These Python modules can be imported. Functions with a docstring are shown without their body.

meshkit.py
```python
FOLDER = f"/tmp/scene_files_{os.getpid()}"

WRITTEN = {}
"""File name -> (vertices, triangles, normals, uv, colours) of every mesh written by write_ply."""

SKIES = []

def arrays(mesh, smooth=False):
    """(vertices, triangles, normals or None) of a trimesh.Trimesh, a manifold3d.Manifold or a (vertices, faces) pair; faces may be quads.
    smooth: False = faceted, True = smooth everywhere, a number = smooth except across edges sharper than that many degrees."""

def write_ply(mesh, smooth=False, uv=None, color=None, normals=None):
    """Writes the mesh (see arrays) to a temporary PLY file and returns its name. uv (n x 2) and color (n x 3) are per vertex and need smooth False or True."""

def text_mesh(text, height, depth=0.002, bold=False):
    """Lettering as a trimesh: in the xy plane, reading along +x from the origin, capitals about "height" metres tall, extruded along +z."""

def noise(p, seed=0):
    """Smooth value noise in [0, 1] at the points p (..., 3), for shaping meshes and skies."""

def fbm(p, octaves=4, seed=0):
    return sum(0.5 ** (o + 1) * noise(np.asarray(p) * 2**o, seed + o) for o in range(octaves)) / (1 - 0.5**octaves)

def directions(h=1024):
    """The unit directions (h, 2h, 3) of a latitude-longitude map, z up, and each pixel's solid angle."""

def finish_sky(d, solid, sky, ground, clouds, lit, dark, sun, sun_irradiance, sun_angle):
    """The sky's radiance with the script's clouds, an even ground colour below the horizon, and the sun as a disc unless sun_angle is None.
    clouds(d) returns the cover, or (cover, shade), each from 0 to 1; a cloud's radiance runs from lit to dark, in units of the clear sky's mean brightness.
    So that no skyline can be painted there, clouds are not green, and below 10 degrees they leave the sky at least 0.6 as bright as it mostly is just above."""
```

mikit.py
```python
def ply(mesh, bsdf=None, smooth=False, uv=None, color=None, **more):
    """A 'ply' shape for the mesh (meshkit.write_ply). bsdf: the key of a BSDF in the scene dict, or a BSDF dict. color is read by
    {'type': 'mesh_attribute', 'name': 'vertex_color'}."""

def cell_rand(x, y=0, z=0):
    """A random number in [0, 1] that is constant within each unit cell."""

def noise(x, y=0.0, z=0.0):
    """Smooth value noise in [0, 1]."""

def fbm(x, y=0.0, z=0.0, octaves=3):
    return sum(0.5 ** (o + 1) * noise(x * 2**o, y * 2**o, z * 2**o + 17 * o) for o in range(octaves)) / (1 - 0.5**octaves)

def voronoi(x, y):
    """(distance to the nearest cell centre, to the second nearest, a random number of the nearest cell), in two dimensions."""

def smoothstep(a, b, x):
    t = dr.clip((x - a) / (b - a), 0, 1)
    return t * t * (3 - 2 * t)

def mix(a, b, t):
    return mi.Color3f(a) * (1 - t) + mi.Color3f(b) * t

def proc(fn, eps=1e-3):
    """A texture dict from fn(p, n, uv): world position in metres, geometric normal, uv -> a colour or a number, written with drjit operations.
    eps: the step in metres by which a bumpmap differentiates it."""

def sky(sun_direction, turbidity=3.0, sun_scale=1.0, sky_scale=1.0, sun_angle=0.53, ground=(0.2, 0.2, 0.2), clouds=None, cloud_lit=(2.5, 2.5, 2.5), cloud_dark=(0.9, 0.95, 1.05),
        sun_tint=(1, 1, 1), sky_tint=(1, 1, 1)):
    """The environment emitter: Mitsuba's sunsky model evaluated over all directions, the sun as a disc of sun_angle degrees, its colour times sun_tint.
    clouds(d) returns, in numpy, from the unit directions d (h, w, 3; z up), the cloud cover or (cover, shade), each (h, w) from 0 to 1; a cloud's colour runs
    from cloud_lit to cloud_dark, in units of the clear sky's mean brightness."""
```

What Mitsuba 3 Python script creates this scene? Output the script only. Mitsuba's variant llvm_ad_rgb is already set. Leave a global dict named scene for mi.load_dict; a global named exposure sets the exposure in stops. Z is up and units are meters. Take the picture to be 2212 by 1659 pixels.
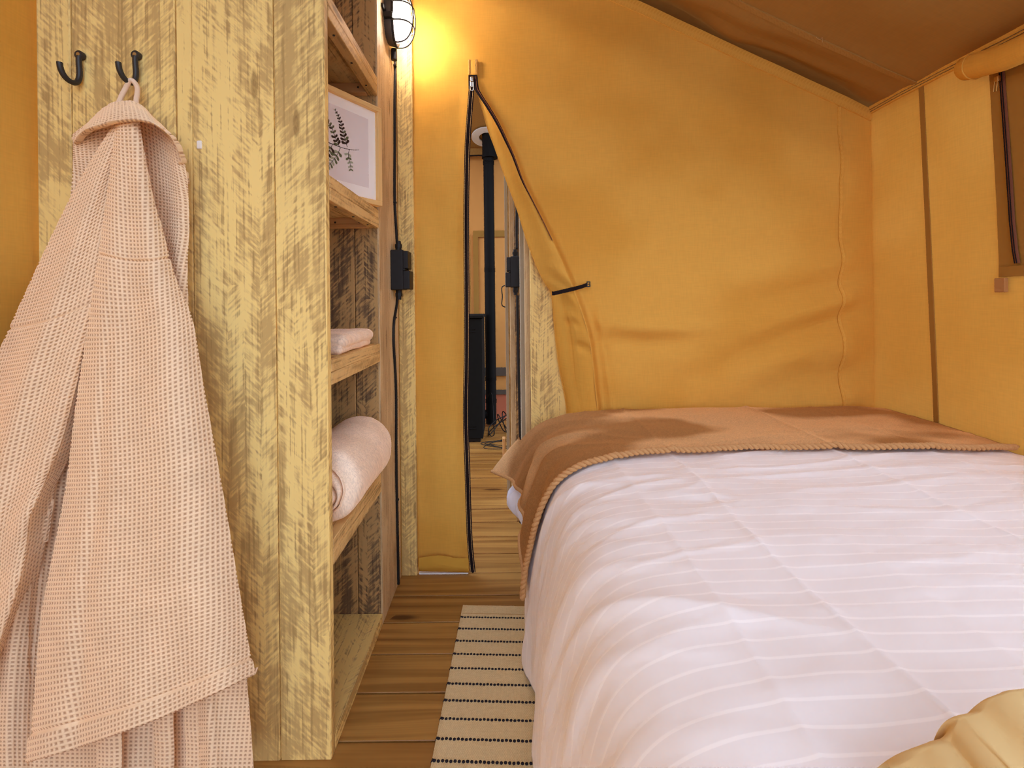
import math, random
import numpy as np, trimesh
import drjit as dr
import mitsuba as mi
import mikit, meshkit
from mikit import proc, noise, fbm, voronoi, cell_rand, smoothstep, mix, ply
from scipy.interpolate import PchipInterpolator

# ------------------------------------------------------------------ camera, sky, exposure
T = mi.ScalarTransform4f
scene, labels = {}, {}
FPX, U0, V0, ROLL, H = 980.0, 1091.0, 650.0, 0.0105, 1.08
scene['camera'] = {
    'type': 'perspective', 'fov': 2 * math.degrees(math.atan(1106.0 / FPX)), 'fov_axis': 'x', 'near_clip': 0.02,
    'principal_point_offset_x': (1106.0 - U0) / 2212.0, 'principal_point_offset_y': (829.5 - V0) / 1659.0,
    'to_world': T().look_at(origin=[0, 0, H], target=[0, 1, H], up=[ROLL, 0, 1])}
scene['sky'] = mikit.sky((-0.3, -0.5, 0.8), turbidity=3.0, sun_scale=0.0, ground=(0.30, 0.30, 0.30),
                         clouds=lambda d: np.full(d.shape[:2], 1.0), cloud_lit=(0.86, 1.0, 1.28), cloud_dark=(1, 1, 1))
exposure = 4.58
LAMP_POWER = 2.8

rng = random.Random(7)
nrng = np.random.default_rng(7)


def lin(r, g, b):
    c = np.array([r, g, b], float) / 255
    return [float(x) for x in np.where(c < 0.04045, c / 12.92, ((c + 0.055) / 1.055) ** 2.4)]


def W(u, v, d):
    """The point at depth d (metres along y) that stands behind pixel (u, v)."""
    du, dv = np.asarray(u, float) - U0, np.asarray(v, float) - V0
    x, z = du - ROLL * dv, dv + ROLL * du
    d = np.asarray(d, float) + 0 * x
    return np.stack([x / FPX * d, d, H - z / FPX * d], -1)


# ------------------------------------------------------------------ scene entries
def uniq(key):
    if not any(k == key or k.startswith(key + '__') for k in scene) and key not in labels:
        return key
    i = 1
    while any(k == f'{key}_{i:03d}' or k.startswith(f'{key}_{i:03d}__') for k in scene) or f'{key}_{i:03d}' in labels:
        i += 1
    return f'{key}_{i:03d}'


def thing(name, label, category, group=None):
    key = uniq(name)
    labels[key] = {'label': label, 'category': category}
    if group:
        labels[key]['group'] = group
    return key


def struct(name, label=None):
    labels[name] = {'kind': 'structure'}
    if label:
        labels[name]['label'] = label
    return name


def part(parent, name, mesh, bsdf, smooth=False, uv=None, label=None, kind=None, **more):
    key = uniq(f'{parent}__{name}')
    scene[key] = ply(mesh, bsdf, smooth, uv=uv, **more)
    if label:
        labels.setdefault(key, {})['label'] = label
    if kind:
        labels.setdefault(key, {})['kind'] = kind
    return key


# ------------------------------------------------------------------ mesh helpers
def grid_faces(nr, nc, flip=False):
    i, j = np.meshgrid(np.arange(nr - 1), np.arange(nc - 1), indexing='ij')
    a = (i * nc + j).ravel()
    q = np.stack([a, a + 1, a + nc + 1, a + nc], 1)
    f = np.vstack([q[:, [0, 1, 2]], q[:, [0, 2, 3]]])
    return f[:, ::-1] if flip else f


def grid(P, flip=False):
    nr, nc = P.shape[:2]
    return trimesh.Trimesh(P.reshape(-1, 3), grid_faces(nr, nc, flip), process=False)


def shell(P, th, flip=False):
    """A closed sheet of the given thickness behind the grid's surface."""
    nr, nc = P.shape[:2]
    n = normals(P) * (-1 if flip else 1)
    Q = P - n * th
    f = grid_faces(nr, nc, flip)
    k = nr * nc
    idx = np.arange(k).reshape(nr, nc)
    loop = np.concatenate([idx[0, :-1], idx[:-1, -1], idx[-1, :0:-1], idx[:0:-1, 0]])
    nx = np.roll(loop, -1)
    rim = np.vstack([np.stack([loop, loop + k, nx + k], 1), np.stack([loop, nx + k, nx], 1)])
    if flip:
        rim = rim[:, ::-1]
    return trimesh.Trimesh(np.vstack([P.reshape(-1, 3), Q.reshape(-1, 3)]), np.vstack([f, f[:, ::-1] + k, rim]), process=False)


def grid_uv(P):
    """Arc-length coordinates (metres) of a grid of points."""
    nr, nc = P.shape[:2]
    a = np.zeros((nr, nc)); b = np.zeros((nr, nc))
    a[:, 1:] = np.cumsum(np.linalg.norm(np.diff(P, axis=1), axis=2), 1)
    a -= a[:, nc // 2:nc // 2 + 1]
    b[1:] = np.cumsum(np.linalg.norm(np.diff(P, axis=0), axis=2), 0)
    b = b[:, nc // 2:nc // 2 + 1] + 0 * b
    return a, b


def normals(P):
    du, dv = np.gradient(P, axis=1), np.gradient(P, axis=0)
    n = np.cross(du, dv)
    return n / (np.linalg.norm(n, axis=2, keepdims=True) + 1e-12)


BOX_SIGNS = [(a, b, c) for a in (-1, 1) for b in (-1, 1) for c in (-1, 1)]


def bevel_box(lo, hi, bev=0.002):
    lo, hi = np.minimum(lo, hi).astype(float), np.maximum(lo, hi).astype(float)
    c, h = (lo + hi) / 2, (hi - lo) / 2
    bev = min(bev, h.min() * 0.45)
    pts = []
    for s in BOX_SIGNS:
        s = np.array(s, float)
        for k in range(3):
            q = h.copy() - bev
            q[k] = h[k]
            pts.append(c + s * q)
    return trimesh.convex.convex_hull(np.array(pts))


def flat_uv(mesh, grain, off=None):
    """Unshared triangles with uv: u along the grain, v across it, in metres, with an offset of the board's own."""
    v = mesh.vertices[mesh.faces].reshape(-1, 3)
    n = np.repeat(mesh.face_normals, 3, 0)
    g = np.asarray(grain, float); g = g / np.linalg.norm(g)
    a = np.array([0, 0, 1.0]) if abs(g[2]) < 0.9 else np.array([1.0, 0, 0])
    e1 = np.cross(g, a); e1 /= np.linalg.norm(e1)
    e2 = np.cross(g, e1)
    off = off if off is not None else (rng.uniform(0, 60), rng.uniform(0, 60))
    use1 = np.abs(n @ e1) < np.abs(n @ e2)
    across = np.where(use1, v @ e1, v @ e2 + 3.7)
    end = np.abs(n @ g) > 0.8
    along = np.where(end, (v @ e2) * 0.3, v @ g)
    m = trimesh.Trimesh(v, np.arange(len(v)).reshape(-1, 3), process=False)
    return m, np.stack([along + off[0], across + off[1]], 1)


def board(parent, name, lo, hi, grain, bsdf, bev=0.002, rot=None, label=None, mesh=None):
    m = mesh if mesh is not None else bevel_box(lo, hi, bev)
    mm, uv = flat_uv(m, grain)
    if rot is not None:
        mm.apply_transform(rot)
    return part(parent, name, mm, bsdf, False, uv, label)


def box(lo, hi, bev=0.002):
    return bevel_box(np.array(lo, float), np.array(hi, float), bev)


def rbox(lo, hi, r, seg=3):
    """A box with rounded edges (hull of spheres)."""
    lo, hi = np.minimum(lo, hi).astype(float), np.maximum(lo, hi).astype(float)
    s = trimesh.creation.icosphere(subdivisions=seg - 1, radius=r).vertices
    r = min(r, (hi - lo).min() / 2)
    c, h = (lo + hi) / 2, (hi - lo) / 2 - r
    return trimesh.convex.convex_hull(np.vstack([s + c + h * np.array(k) for k in BOX_SIGNS]))


def tube(pts, r, sides=10, smooth_n=None, closed=False):
    p = np.asarray(pts, float)
    if smooth_n:
        t = np.r_[0, np.cumsum(np.linalg.norm(np.diff(p, axis=0), axis=1))]
        from scipy.interpolate import CubicSpline
        p = CubicSpline(t, p)(np.linspace(0, t[-1], smooth_n))
    n = len(p)
    tan = np.gradient(p, axis=0)
    if closed:
        tan = np.roll(p, -1, 0) - np.roll(p, 1, 0)
    tan /= np.linalg.norm(tan, axis=1, keepdims=True) + 1e-12
    ref = np.array([0.31, 0.2, 0.93])
    a = np.cross(tan[0], ref if abs(tan[0] @ ref) < 0.9 else [1, 0, 0]); a /= np.linalg.norm(a)
    A = [a]
    for k in range(1, n):
        a = A[-1] - tan[k] * (A[-1] @ tan[k]); a /= np.linalg.norm(a) + 1e-12
        A.append(a)
    A = np.array(A); B = np.cross(tan, A)
    ang = np.arange(sides) * 2 * np.pi / sides
    rr = np.broadcast_to(np.asarray(r, float), (n,))
    v = p[:, None] + rr[:, None, None] * (np.cos(ang)[None, :, None] * A[:, None] + np.sin(ang)[None, :, None] * B[:, None])
    f = []
    for i in range(n if closed else n - 1):
        i2 = (i + 1) % n
        for j in range(sides):
            j2 = (j + 1) % sides
            f += [[i * sides + j, i * sides + j2, i2 * sides + j2], [i * sides + j, i2 * sides + j2, i2 * sides + j]]
    v = v.reshape(-1, 3)
    if not closed:
        v = np.vstack([v, p[:1], p[-1:]])
        for j in range(sides):
            j2 = (j + 1) % sides
            f += [[len(v) - 2, j2, j], [len(v) - 1, (n - 1) * sides + j, (n - 1) * sides + j2]]
    return trimesh.Trimesh(v, f, process=False)


def cyl(p0, p1, r, sides=24):
    return trimesh.creation.cylinder(radius=r, segment=[p0, p1], sections=sides)


def join(*ms):
    return trimesh.util.concatenate([trimesh.Trimesh(m.vertices, m.faces, process=False) for m in ms])


def curve(pts, n):
    p = np.asarray(pts, float)
    k = np.linspace(0, 1, len(p))
    return PchipInterpolator(k, p, axis=0)(np.linspace(0, 1, n))


def by_v(pts):
    """x as a function of the second coordinate."""
    p = np.asarray(sorted(pts, key=lambda q: q[1]), float)
    return PchipInterpolator(p[:, 1], p[:, 0], extrapolate=False), p[0], p[-1]


def nz(*c, s=0, o=3):
    return meshkit.fbm(np.stack(np.broadcast_arrays(*c), -1), o, s) - 0.5


# ------------------------------------------------------------------ materials
def diffuse(name, col):
    scene[name] = {'type': 'twosided', 'b': {'type': 'diffuse', 'reflectance': col if isinstance(col, dict) else {'type': 'rgb', 'value': col}}}
    return name


def princ(name, col, rough=0.5, metal=0.0, spec=0.5, **more):
    scene[name] = {'type': 'twosided', 'b': {'type': 'principled', 'base_color': col if isinstance(col, dict) else {'type': 'rgb', 'value': col},
                                             'roughness': rough, 'metallic': metal, 'specular': spec, **more}}
    return name


def wood_fn(light, mid, dark, cover=1.0, hatch=1.0, seed=0.0):
    def fn(p, n, uv):
        a, b = uv.x, uv.y
        w = noise(a * 2.2, b * 7.0, seed + 1.5) - 0.5
        b2 = b + w * 0.010
        patch = fbm(a * 7.5, b2 * 32.0, seed + 3.0, 4)
        tone = fbm(a * 1.3, b2 * 9.0, seed + 9.0, 2)
        grain = fbm(a * 9.0, b2 * 230.0, seed, 2)
        # saw marks: short oblique ticks, their slant changing from strip to strip
        sl = dr.select(noise(a * 0.7, dr.floor(b2 * 26.0) * 1.7 + 0.5, seed + 4.0) > 0.5, 0.9, -0.9)
        tick = noise((a + b2 * sl) * 150.0, b2 * 52.0 + a * 6.0, seed + 5.0)
        fine = noise((a + b2 * sl) * 320.0, b2 * 150.0, seed + 6.0)
        m = patch * 0.72 + tone * 0.52 + (tick - 0.5) * 0.30 * hatch + (fine - 0.5) * 0.16 * hatch + (grain - 0.5) * 0.30
        m = smoothstep(0.42, 0.82, m) * cover
        col = mix(light, mid, m)
        col = mix(col, dark, smoothstep(0.62, 0.84, grain + (tick - 0.5) * 0.25 * hatch) * 0.45)
        d1, d2, r = voronoi(a * 2.4 + 31.0, b * 11.0)
        k = dr.select(r > 0.86, smoothstep(0.12, 0.05, d1), 0.0)
        col = mix(col, mi.Color3f(dark) * (0.7 + 0.4 * dr.abs(dr.sin(d1 * 90.0))), k * 0.75)
        return col * (0.94 + 0.12 * noise(dr.floor(b / 3.0) + 0.37, dr.floor(a / 3.0) + 0.5))
    return fn


princ('wood_pale', proc(wood_fn(lin(240, 209, 130), lin(196, 163, 100), lin(150, 116, 64))), 0.62, spec=0.3)
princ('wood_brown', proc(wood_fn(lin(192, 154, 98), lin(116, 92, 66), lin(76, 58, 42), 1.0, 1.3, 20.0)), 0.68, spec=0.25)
princ('wood_post', proc(wood_fn(lin(208, 180, 134), lin(184, 154, 110), lin(136, 106, 70), 0.9, 0.35, 40.0)), 0.62, spec=0.3)
princ('wood_shelf', proc(wood_fn(lin(224, 188, 124), lin(176, 140, 84), lin(122, 92, 52), 0.85, 0.6, 60.0)), 0.62, spec=0.3)
princ('wood_lath', proc(wood_fn(lin(216, 172, 116), lin(202, 156, 100), lin(156, 110, 64), 0.6, 0.1, 80.0)), 0.6, spec=0.3)


def floor_fn(p, n, uv):
    a, b = uv.x, uv.y
    w = fbm(a * 1.4, b * 8.0, 2.0) - 0.5
    g = fbm(a * 1.5, (b + w * 0.05) * 60.0, 7.0, 3)
    g2 = noise(a * 6.0, (b + w * 0.03) * 330.0, 4.0)
    t = noise(dr.floor(b / 2.0) * 3.7 + 0.3, 0.5, 0.5)
    col = mix(lin(178, 132, 68), lin(148, 104, 50), smoothstep(0.25, 0.75, g))
    col = mix(col, mi.Color3f(lin(112, 70, 30)), smoothstep(0.66, 0.86, g) * 0.5 + (g2 - 0.3) * 0.16)
    d1, d2, r = voronoi(a * 2.2 + 3.0, b * 9.0 + 1.0)
    k = dr.select(r > 0.72, smoothstep(0.17, 0.05, d1), 0.0)
    col = mix(col, mi.Color3f(lin(74, 42, 18)), k * 0.85)
    return col * (0.72 + 0.56 * t)


princ('floor_wood', proc(floor_fn), 0.42, spec=0.4)


def canvas_fn(base, alt, k):
    def fn(p, n, uv):
        a = fbm(uv.x * 3.0, uv.y * 3.0, k, 3)
        th = noise(uv.x * 420.0, uv.y * 38.0, k) * 0.5 + noise(uv.x * 38.0, uv.y * 420.0, k + 3.0) * 0.5
        return mix(base, alt, smoothstep(0.3, 0.7, a)) * (0.95 + 0.10 * th)
    return fn


diffuse('canvas', proc(canvas_fn(lin(227, 172, 80), lin(219, 161, 70), 1.0)))
diffuse('canvas_hem', lin(208, 156, 64))
scene['canvas_sunlit'] = {'type': 'principledthin', 'base_color': proc(canvas_fn(lin(227, 172, 80), lin(219, 161, 70), 1.0)), 'roughness': 0.9, 'spec_trans': 0.0, 'diff_trans': 0.30, 'eta': 1.2}
diffuse('canvas_dark', lin(166, 122, 60))
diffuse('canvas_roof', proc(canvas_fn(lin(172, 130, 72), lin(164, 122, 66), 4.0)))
diffuse('canvas_far', lin(214, 152, 84))
diffuse('canvas_red', lin(190, 110, 80))
diffuse('tape_black', lin(40, 32, 32))
diffuse('tape_brown', lin(120, 76, 58))
diffuse('thread_tan', lin(196, 160, 110))
diffuse('webbing_grey', lin(96, 84, 72))
princ('velcro', lin(176, 124, 72), 0.9)
princ('steel', lin(200, 196, 188), 0.3, 1.0)
princ('brass', lin(190, 150, 90), 0.35, 1.0)
princ('iron_black', lin(50, 47, 44), 0.45, 0.3)
princ('plastic_black', lin(34, 32, 31), 0.5, spec=0.25)
princ('plastic_grey', lin(70, 66, 62), 0.5)
princ('stove_black', lin(27, 27, 26), 0.8, spec=0.06)
princ('pipe_black', lin(20, 19, 18), 0.6, spec=0.10)
princ('white_paint', lin(226, 224, 218), 0.5)
princ('grey_board', lin(170, 158, 132), 0.6)
princ('frame_wood', proc(wood_fn(lin(236, 196, 128), lin(226, 182, 112), lin(196, 150, 84), 0.5, 0.0, 90.0)), 0.5)
diffuse('paper_mat', lin(252, 247, 238))
diffuse('paper_print', lin(236, 226, 220))
diffuse('ink_dark', lin(62, 50, 40))
diffuse('ink_green', lin(104, 108, 78))
diffuse('ink_pale', lin(164, 168, 140))
diffuse('plug_white', lin(236, 228, 214))


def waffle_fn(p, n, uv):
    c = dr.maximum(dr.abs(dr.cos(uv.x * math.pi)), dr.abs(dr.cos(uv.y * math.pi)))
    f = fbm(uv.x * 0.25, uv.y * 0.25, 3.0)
    return mix(lin(186, 149, 116), lin(238, 210, 172), smoothstep(0.45, 0.95, c)) * (0.94 + 0.12 * f)  # first tone darkens the weave's pits: their shade is put into the colour


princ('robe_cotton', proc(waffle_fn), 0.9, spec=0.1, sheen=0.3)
princ('robe_plain', lin(230, 203, 174), 0.9, spec=0.1)


def fleece_fn(base, alt, k, s):
    def fn(p, n, uv):
        a = fbm(uv.x * s, uv.y * s * 1.7, k, 3)
        f = noise(uv.x * 500.0, uv.y * 500.0, k)
        return mix(base, alt, smoothstep(0.42, 0.62, a)) * (0.86 + 0.28 * f)
    return fn


princ('blanket_brown', proc(fleece_fn(lin(160, 114, 68), lin(206, 162, 112), 2.0, 3.2)), 0.95, spec=0.05, sheen=0.6)
princ('blanket_trim', proc(fleece_fn(lin(188, 142, 92), lin(204, 160, 112), 5.0, 8.0)), 0.95, spec=0.05)
princ('towel_pink', proc(fleece_fn(lin(236, 211, 182), lin(244, 221, 194), 7.0, 6.0)), 0.95, spec=0.05, sheen=0.4)


def duvet_fn(p, n, uv):
    s = dr.abs(uv.y / 0.030 - dr.floor(uv.y / 0.030) - 0.5)
    line = smoothstep(0.09, 0.05, s)
    f = fbm(uv.x * 2.5, uv.y * 2.5, 6.0)
    return mix(lin(241, 235, 231), lin(252, 247, 242), line * 0.8) * (0.975 + 0.05 * f)  # woven satin stripes, their sheen painted in as a lighter colour


def duvet_rough(p, n, uv):
    s = dr.abs(uv.y / 0.030 - dr.floor(uv.y / 0.030) - 0.5)
    return 0.62 - 0.2 * smoothstep(0.10, 0.05, s)


princ('duvet_cotton', proc(duvet_fn), proc(duvet_rough), spec=0.25)
princ('sheet_white', lin(232, 232, 240), 0.7)
princ('cushion_beige', lin(212, 181, 124), 0.9, spec=0.1)


def rug_fn(p, n, uv):
    a = dr.sin(uv.x * 2 * math.pi / 0.0055 + dr.floor(uv.y / 0.004) * math.pi)
    f = noise(uv.x * 140.0, uv.y * 420.0, 1.0)
    f2 = noise(uv.x * 900.0, uv.y * 60.0, 2.0)
    return mix(lin(208, 184, 134), lin(234, 212, 164), 0.5 + 0.2 * a + 0.4 * (f - 0.5)) * (0.93 + 0.1 * f2)


princ('rug_wool', proc(rug_fn), 0.95, spec=0.05)
diffuse('rug_black', lin(46, 42, 46))

# ------------------------------------------------------------------ room dimensions
XL, XR, YB, EAVE, SLOPE = -1.10, 1.468, 1.81, 1.83, 0.475
YREAR = -1.25
XF = -0.420          # front plane of the cabinet
YP = 1.069           # outer face of the cabinet's near side


def roof(x):
    return EAVE + SLOPE * (XR - np.asarray(x, float))


# ------------------------------------------------------------------ floor
struct('floor', 'floor of brown varnished planks running across both rooms')
PITCH = 0.1379
y_line = 1058.4 / 586.6        # a joint
k0 = math.floor((YREAR - y_line) / PITCH)
k1 = math.ceil((4.3 - y_line) / PITCH)
for k in range(k0, k1):
    ya = y_line + k * PITCH
    x0, x1 = (-1.7, 1.5) if ya < YB - 0.03 else (-2.6, 1.9)
    board('floor', 'plank', (x0, ya + 0.0022, -0.028), (x1, ya + PITCH - 0.0022, nrng.uniform(-0.0006, 0.0006)), (1, 0, 0), 'floor_wood', 0.0012)
part('floor', 'subfloor', box((-2.7, YREAR - 0.1, -0.06), (2.0, 4.4, -0.03)), 'tape_black')

# ------------------------------------------------------------------ back wall with the unzipped door
struct('wall_back', 'ochre canvas wall at the foot of the bed with unzipped door opening')
DOOR_TOP = float(W(1022, 165, YB)[2])
XC = float(W(1022, 165, YB)[0])


def px_curve(pts, d=YB):
    p = W([q[0] for q in pts], [q[1] for q in pts], d)
    o = np.argsort(p[:, 2])
    return PchipInterpolator(p[o, 2], p[o, 0]), p[o[0]], p[o[-1]]


zipL, _, _ = px_curve([(1015, 168), (1010, 230), (1004, 330), (1002, 500), (1003, 640), (1003, 760), (1001, 900), (1004, 1000), (1009, 1150), (1017, 1236)])
ridge, _, _ = px_curve([(1029, 168), (1032, 195), (1040, 212), (1054, 236), (1074, 273), (1091, 310), (1108, 347), (1127, 398), (1150, 445), (1174, 493), (1204, 557), (1222, 599), (1237, 638), (1252, 680), (1266, 731), (1278, 830), (1285, 900), (1300, 1240)])
inner, _, _ = px_curve([(1029, 185), (1036, 214), (1045, 245), (1055, 281), (1067, 313), (1080, 349), (1098, 400), (1115, 445), (1144, 535), (1174, 605), (1192, 635), (1199, 701), (1207, 777), (1227, 894), (1240, 1240)], YB + 0.05)
Z_TIE = float(W(1222, 625, YB)[2])


def gauss(x, s):
    return np.exp(-(x / s) ** 2)


def wall_disp(x, z):
    """Displacement of the back wall towards the room."""
    d = 0.020 * nz(x * 1.7, z * 1.3, 0 * x, s=3, o=2) + 0.004 * nz(x * 7.0, z * 5.0, 0 * x, s=9, o=2)
    # diagonal drag folds in the lower right corner
    q = (x - 1.47) * 0.86 + (z - 1.25) * 0.50
    r = (x - 1.47) * -0.50 + (z - 1.25) * 0.86
    env = gauss(x - 1.30, 0.42) * gauss(z - 0.95, 0.42)
    w = nz(q * 2.0, r * 5.0, 0 * x, s=31, o=2)
    d += 0.016 * env * np.sin((r + 0.10 * w + 0.25 * q) * 32.0)
    # crease that drags away from the tie, and a sagging fold under it
    xt = float(W(1275, 615, YB)[0])
    d += 0.022 * gauss(z - (Z_TIE - 0.13 - 0.03 * np.sin((x - xt) * 5)), 0.035) * gauss(x - xt - 0.25, 0.24)
    d -= 0.020 * gauss(z - (Z_TIE - 0.21 - 0.05 * (x - xt)), 0.04) * gauss(x - xt - 0.20, 0.22)
    d += 0.012 * nz(x * 5.0 + z * 4, z * 11.0 + x * 2.0, 0 * x, s=14, o=2) * gauss(z - 0.85, 0.35)
    # drag line from the tie down to the bed
    d += 0.012 * gauss((x - xt - 0.02) - 0.13 * (Z_TIE - z), 0.022) * np.clip((Z_TIE - z) * 8, 0, 1)
    # sag under the roof edge
    d += 0.008 * np.sin(z * 17 + x * 9) * gauss(z - roof(x) + 0.25, 0.2)
    return d * np.clip((XR - x) / 0.10, 0, 1)


zz = np.concatenate([np.linspace(0.0, DOOR_TOP, 150), np.linspace(DOOR_TOP, 3.2, 60)[1:]])
# right panel: from the door's edge to the corner
ns = 220
s = np.linspace(0, 1, ns) ** 1.8
xl = np.where(zz <= DOOR_TOP - 0.002, ridge(np.clip(zz, 0.0, DOOR_TOP - 0.003)), XC)
X = xl[:, None] + (XR + 0.01 - xl[:, None]) * s
Z = np.minimum(zz[:, None] + 0 * X, roof(X) - 0.002)
blend = np.clip((DOOR_TOP - Z) / 0.25, 0, 1)
lift = 0.066 * np.exp(-((X - xl[:, None]) / 0.020) ** 2) * blend
up = np.clip((Z - DOOR_TOP) / 0.12, 0, 1)
fade = np.clip((X - xl[:, None]) / 0.06, 0, 1) * (1 - up) + up
Y = YB - wall_disp(X, Z) * fade - lift
P = np.stack([X, Y, Z], -1)
a, b = grid_uv(P)
part('wall_back', 'canvas_panel', grid(P), 'canvas', True, np.stack([X.ravel(), Z.ravel()], 1))
# left panel: from behind the post to the zip
s = np.linspace(0, 1, 60)
xr = np.where(zz <= DOOR_TOP - 0.002, zipL(np.clip(zz, 0.012, DOOR_TOP - 0.003)), XC)
zl = np.maximum(zz, 0.020)
x0 = -0.42
X = x0 + (xr[:, None] - x0) * s
Z = np.minimum(zl[:, None] + 0 * X, roof(X) - 0.002)
Y = YB - 0.03 * nz(X * 9.0, Z * 1.6, 0 * X, s=5, o=2) * np.clip((X + 0.40) / 0.05, 0, 1) - 0.006 * nz(X * 12.0, Z * 9.0, 0 * X, s=6, o=2)
kd = np.clip((DOOR_TOP - Z) / 0.2, 0, 1)
up = np.clip((Z - DOOR_TOP) / 0.12, 0, 1)
Y = YB + (Y - YB) * (1 - (1 - kd) * gauss(X - xr[:, None], 0.12)) - 0.010 * kd * gauss(X - xr[:, None], 0.02)
Y = Y * (1 - up) + (YB - wall_disp(X, Z)) * up
Pl = np.stack([X, Y, Z], -1)
part('wall_back', 'canvas_panel', grid(Pl), 'canvas', True, np.stack([X.ravel(), Z.ravel()], 1))
# behind the cabinet
X, Z = np.meshgrid(np.linspace(XL - 0.6, -0.42, 20), np.linspace(0, 3.3, 20))
part('wall_back', 'canvas_panel', grid(np.stack([X, YB + 0 * X, np.minimum(Z, roof(X))], -1)), 'canvas', True, np.stack([X.ravel(), Z.ravel()], 1))
# bottom hem of the left panel
xs = np.linspace(-0.352, float(zipL(0.03)) - 0.004, 24)
zt = 0.075 + 0.004 * np.sin(xs * 40) - 0.03 * np.clip((xs + 0.25) * 4, 0, 1) * 0.6
hem = np.stack([np.stack([xs, YB - 0.020 + 0 * xs, zt], 1), np.stack([xs, YB - 0.026 + 0 * xs, zt - 0.03], 1), np.stack([xs, YB - 0.022 + 0 * xs, 0.018 - 0.008 * np.clip((xs + 0.35) * 4, 0, 1)], 1), np.stack([xs, YB + 0.004 + 0 * xs, 0.016 - 0.008 * np.clip((xs + 0.35) * 4, 0, 1)], 1)], 0)
part('wall_back', 'hem', grid(hem), 'canvas_hem', True)


# zip tapes
def strip(parent, name, zs, xfun, ya, width, side, bsdf, thick=0.002, ripple=0.0):
    x = xfun(zs)
    y = ya if np.ndim(ya) else ya + 0 * zs
    y = y + ripple * np.sin(zs * 55)
    p = [np.stack([x, y, zs], 1), np.stack([x + side * width * 0.5, y - thick, zs], 1), np.stack([x + side * width, y, zs], 1)]
    return part(parent, name, grid(np.stack(p, 1), flip=side < 0), bsdf, True)


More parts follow.
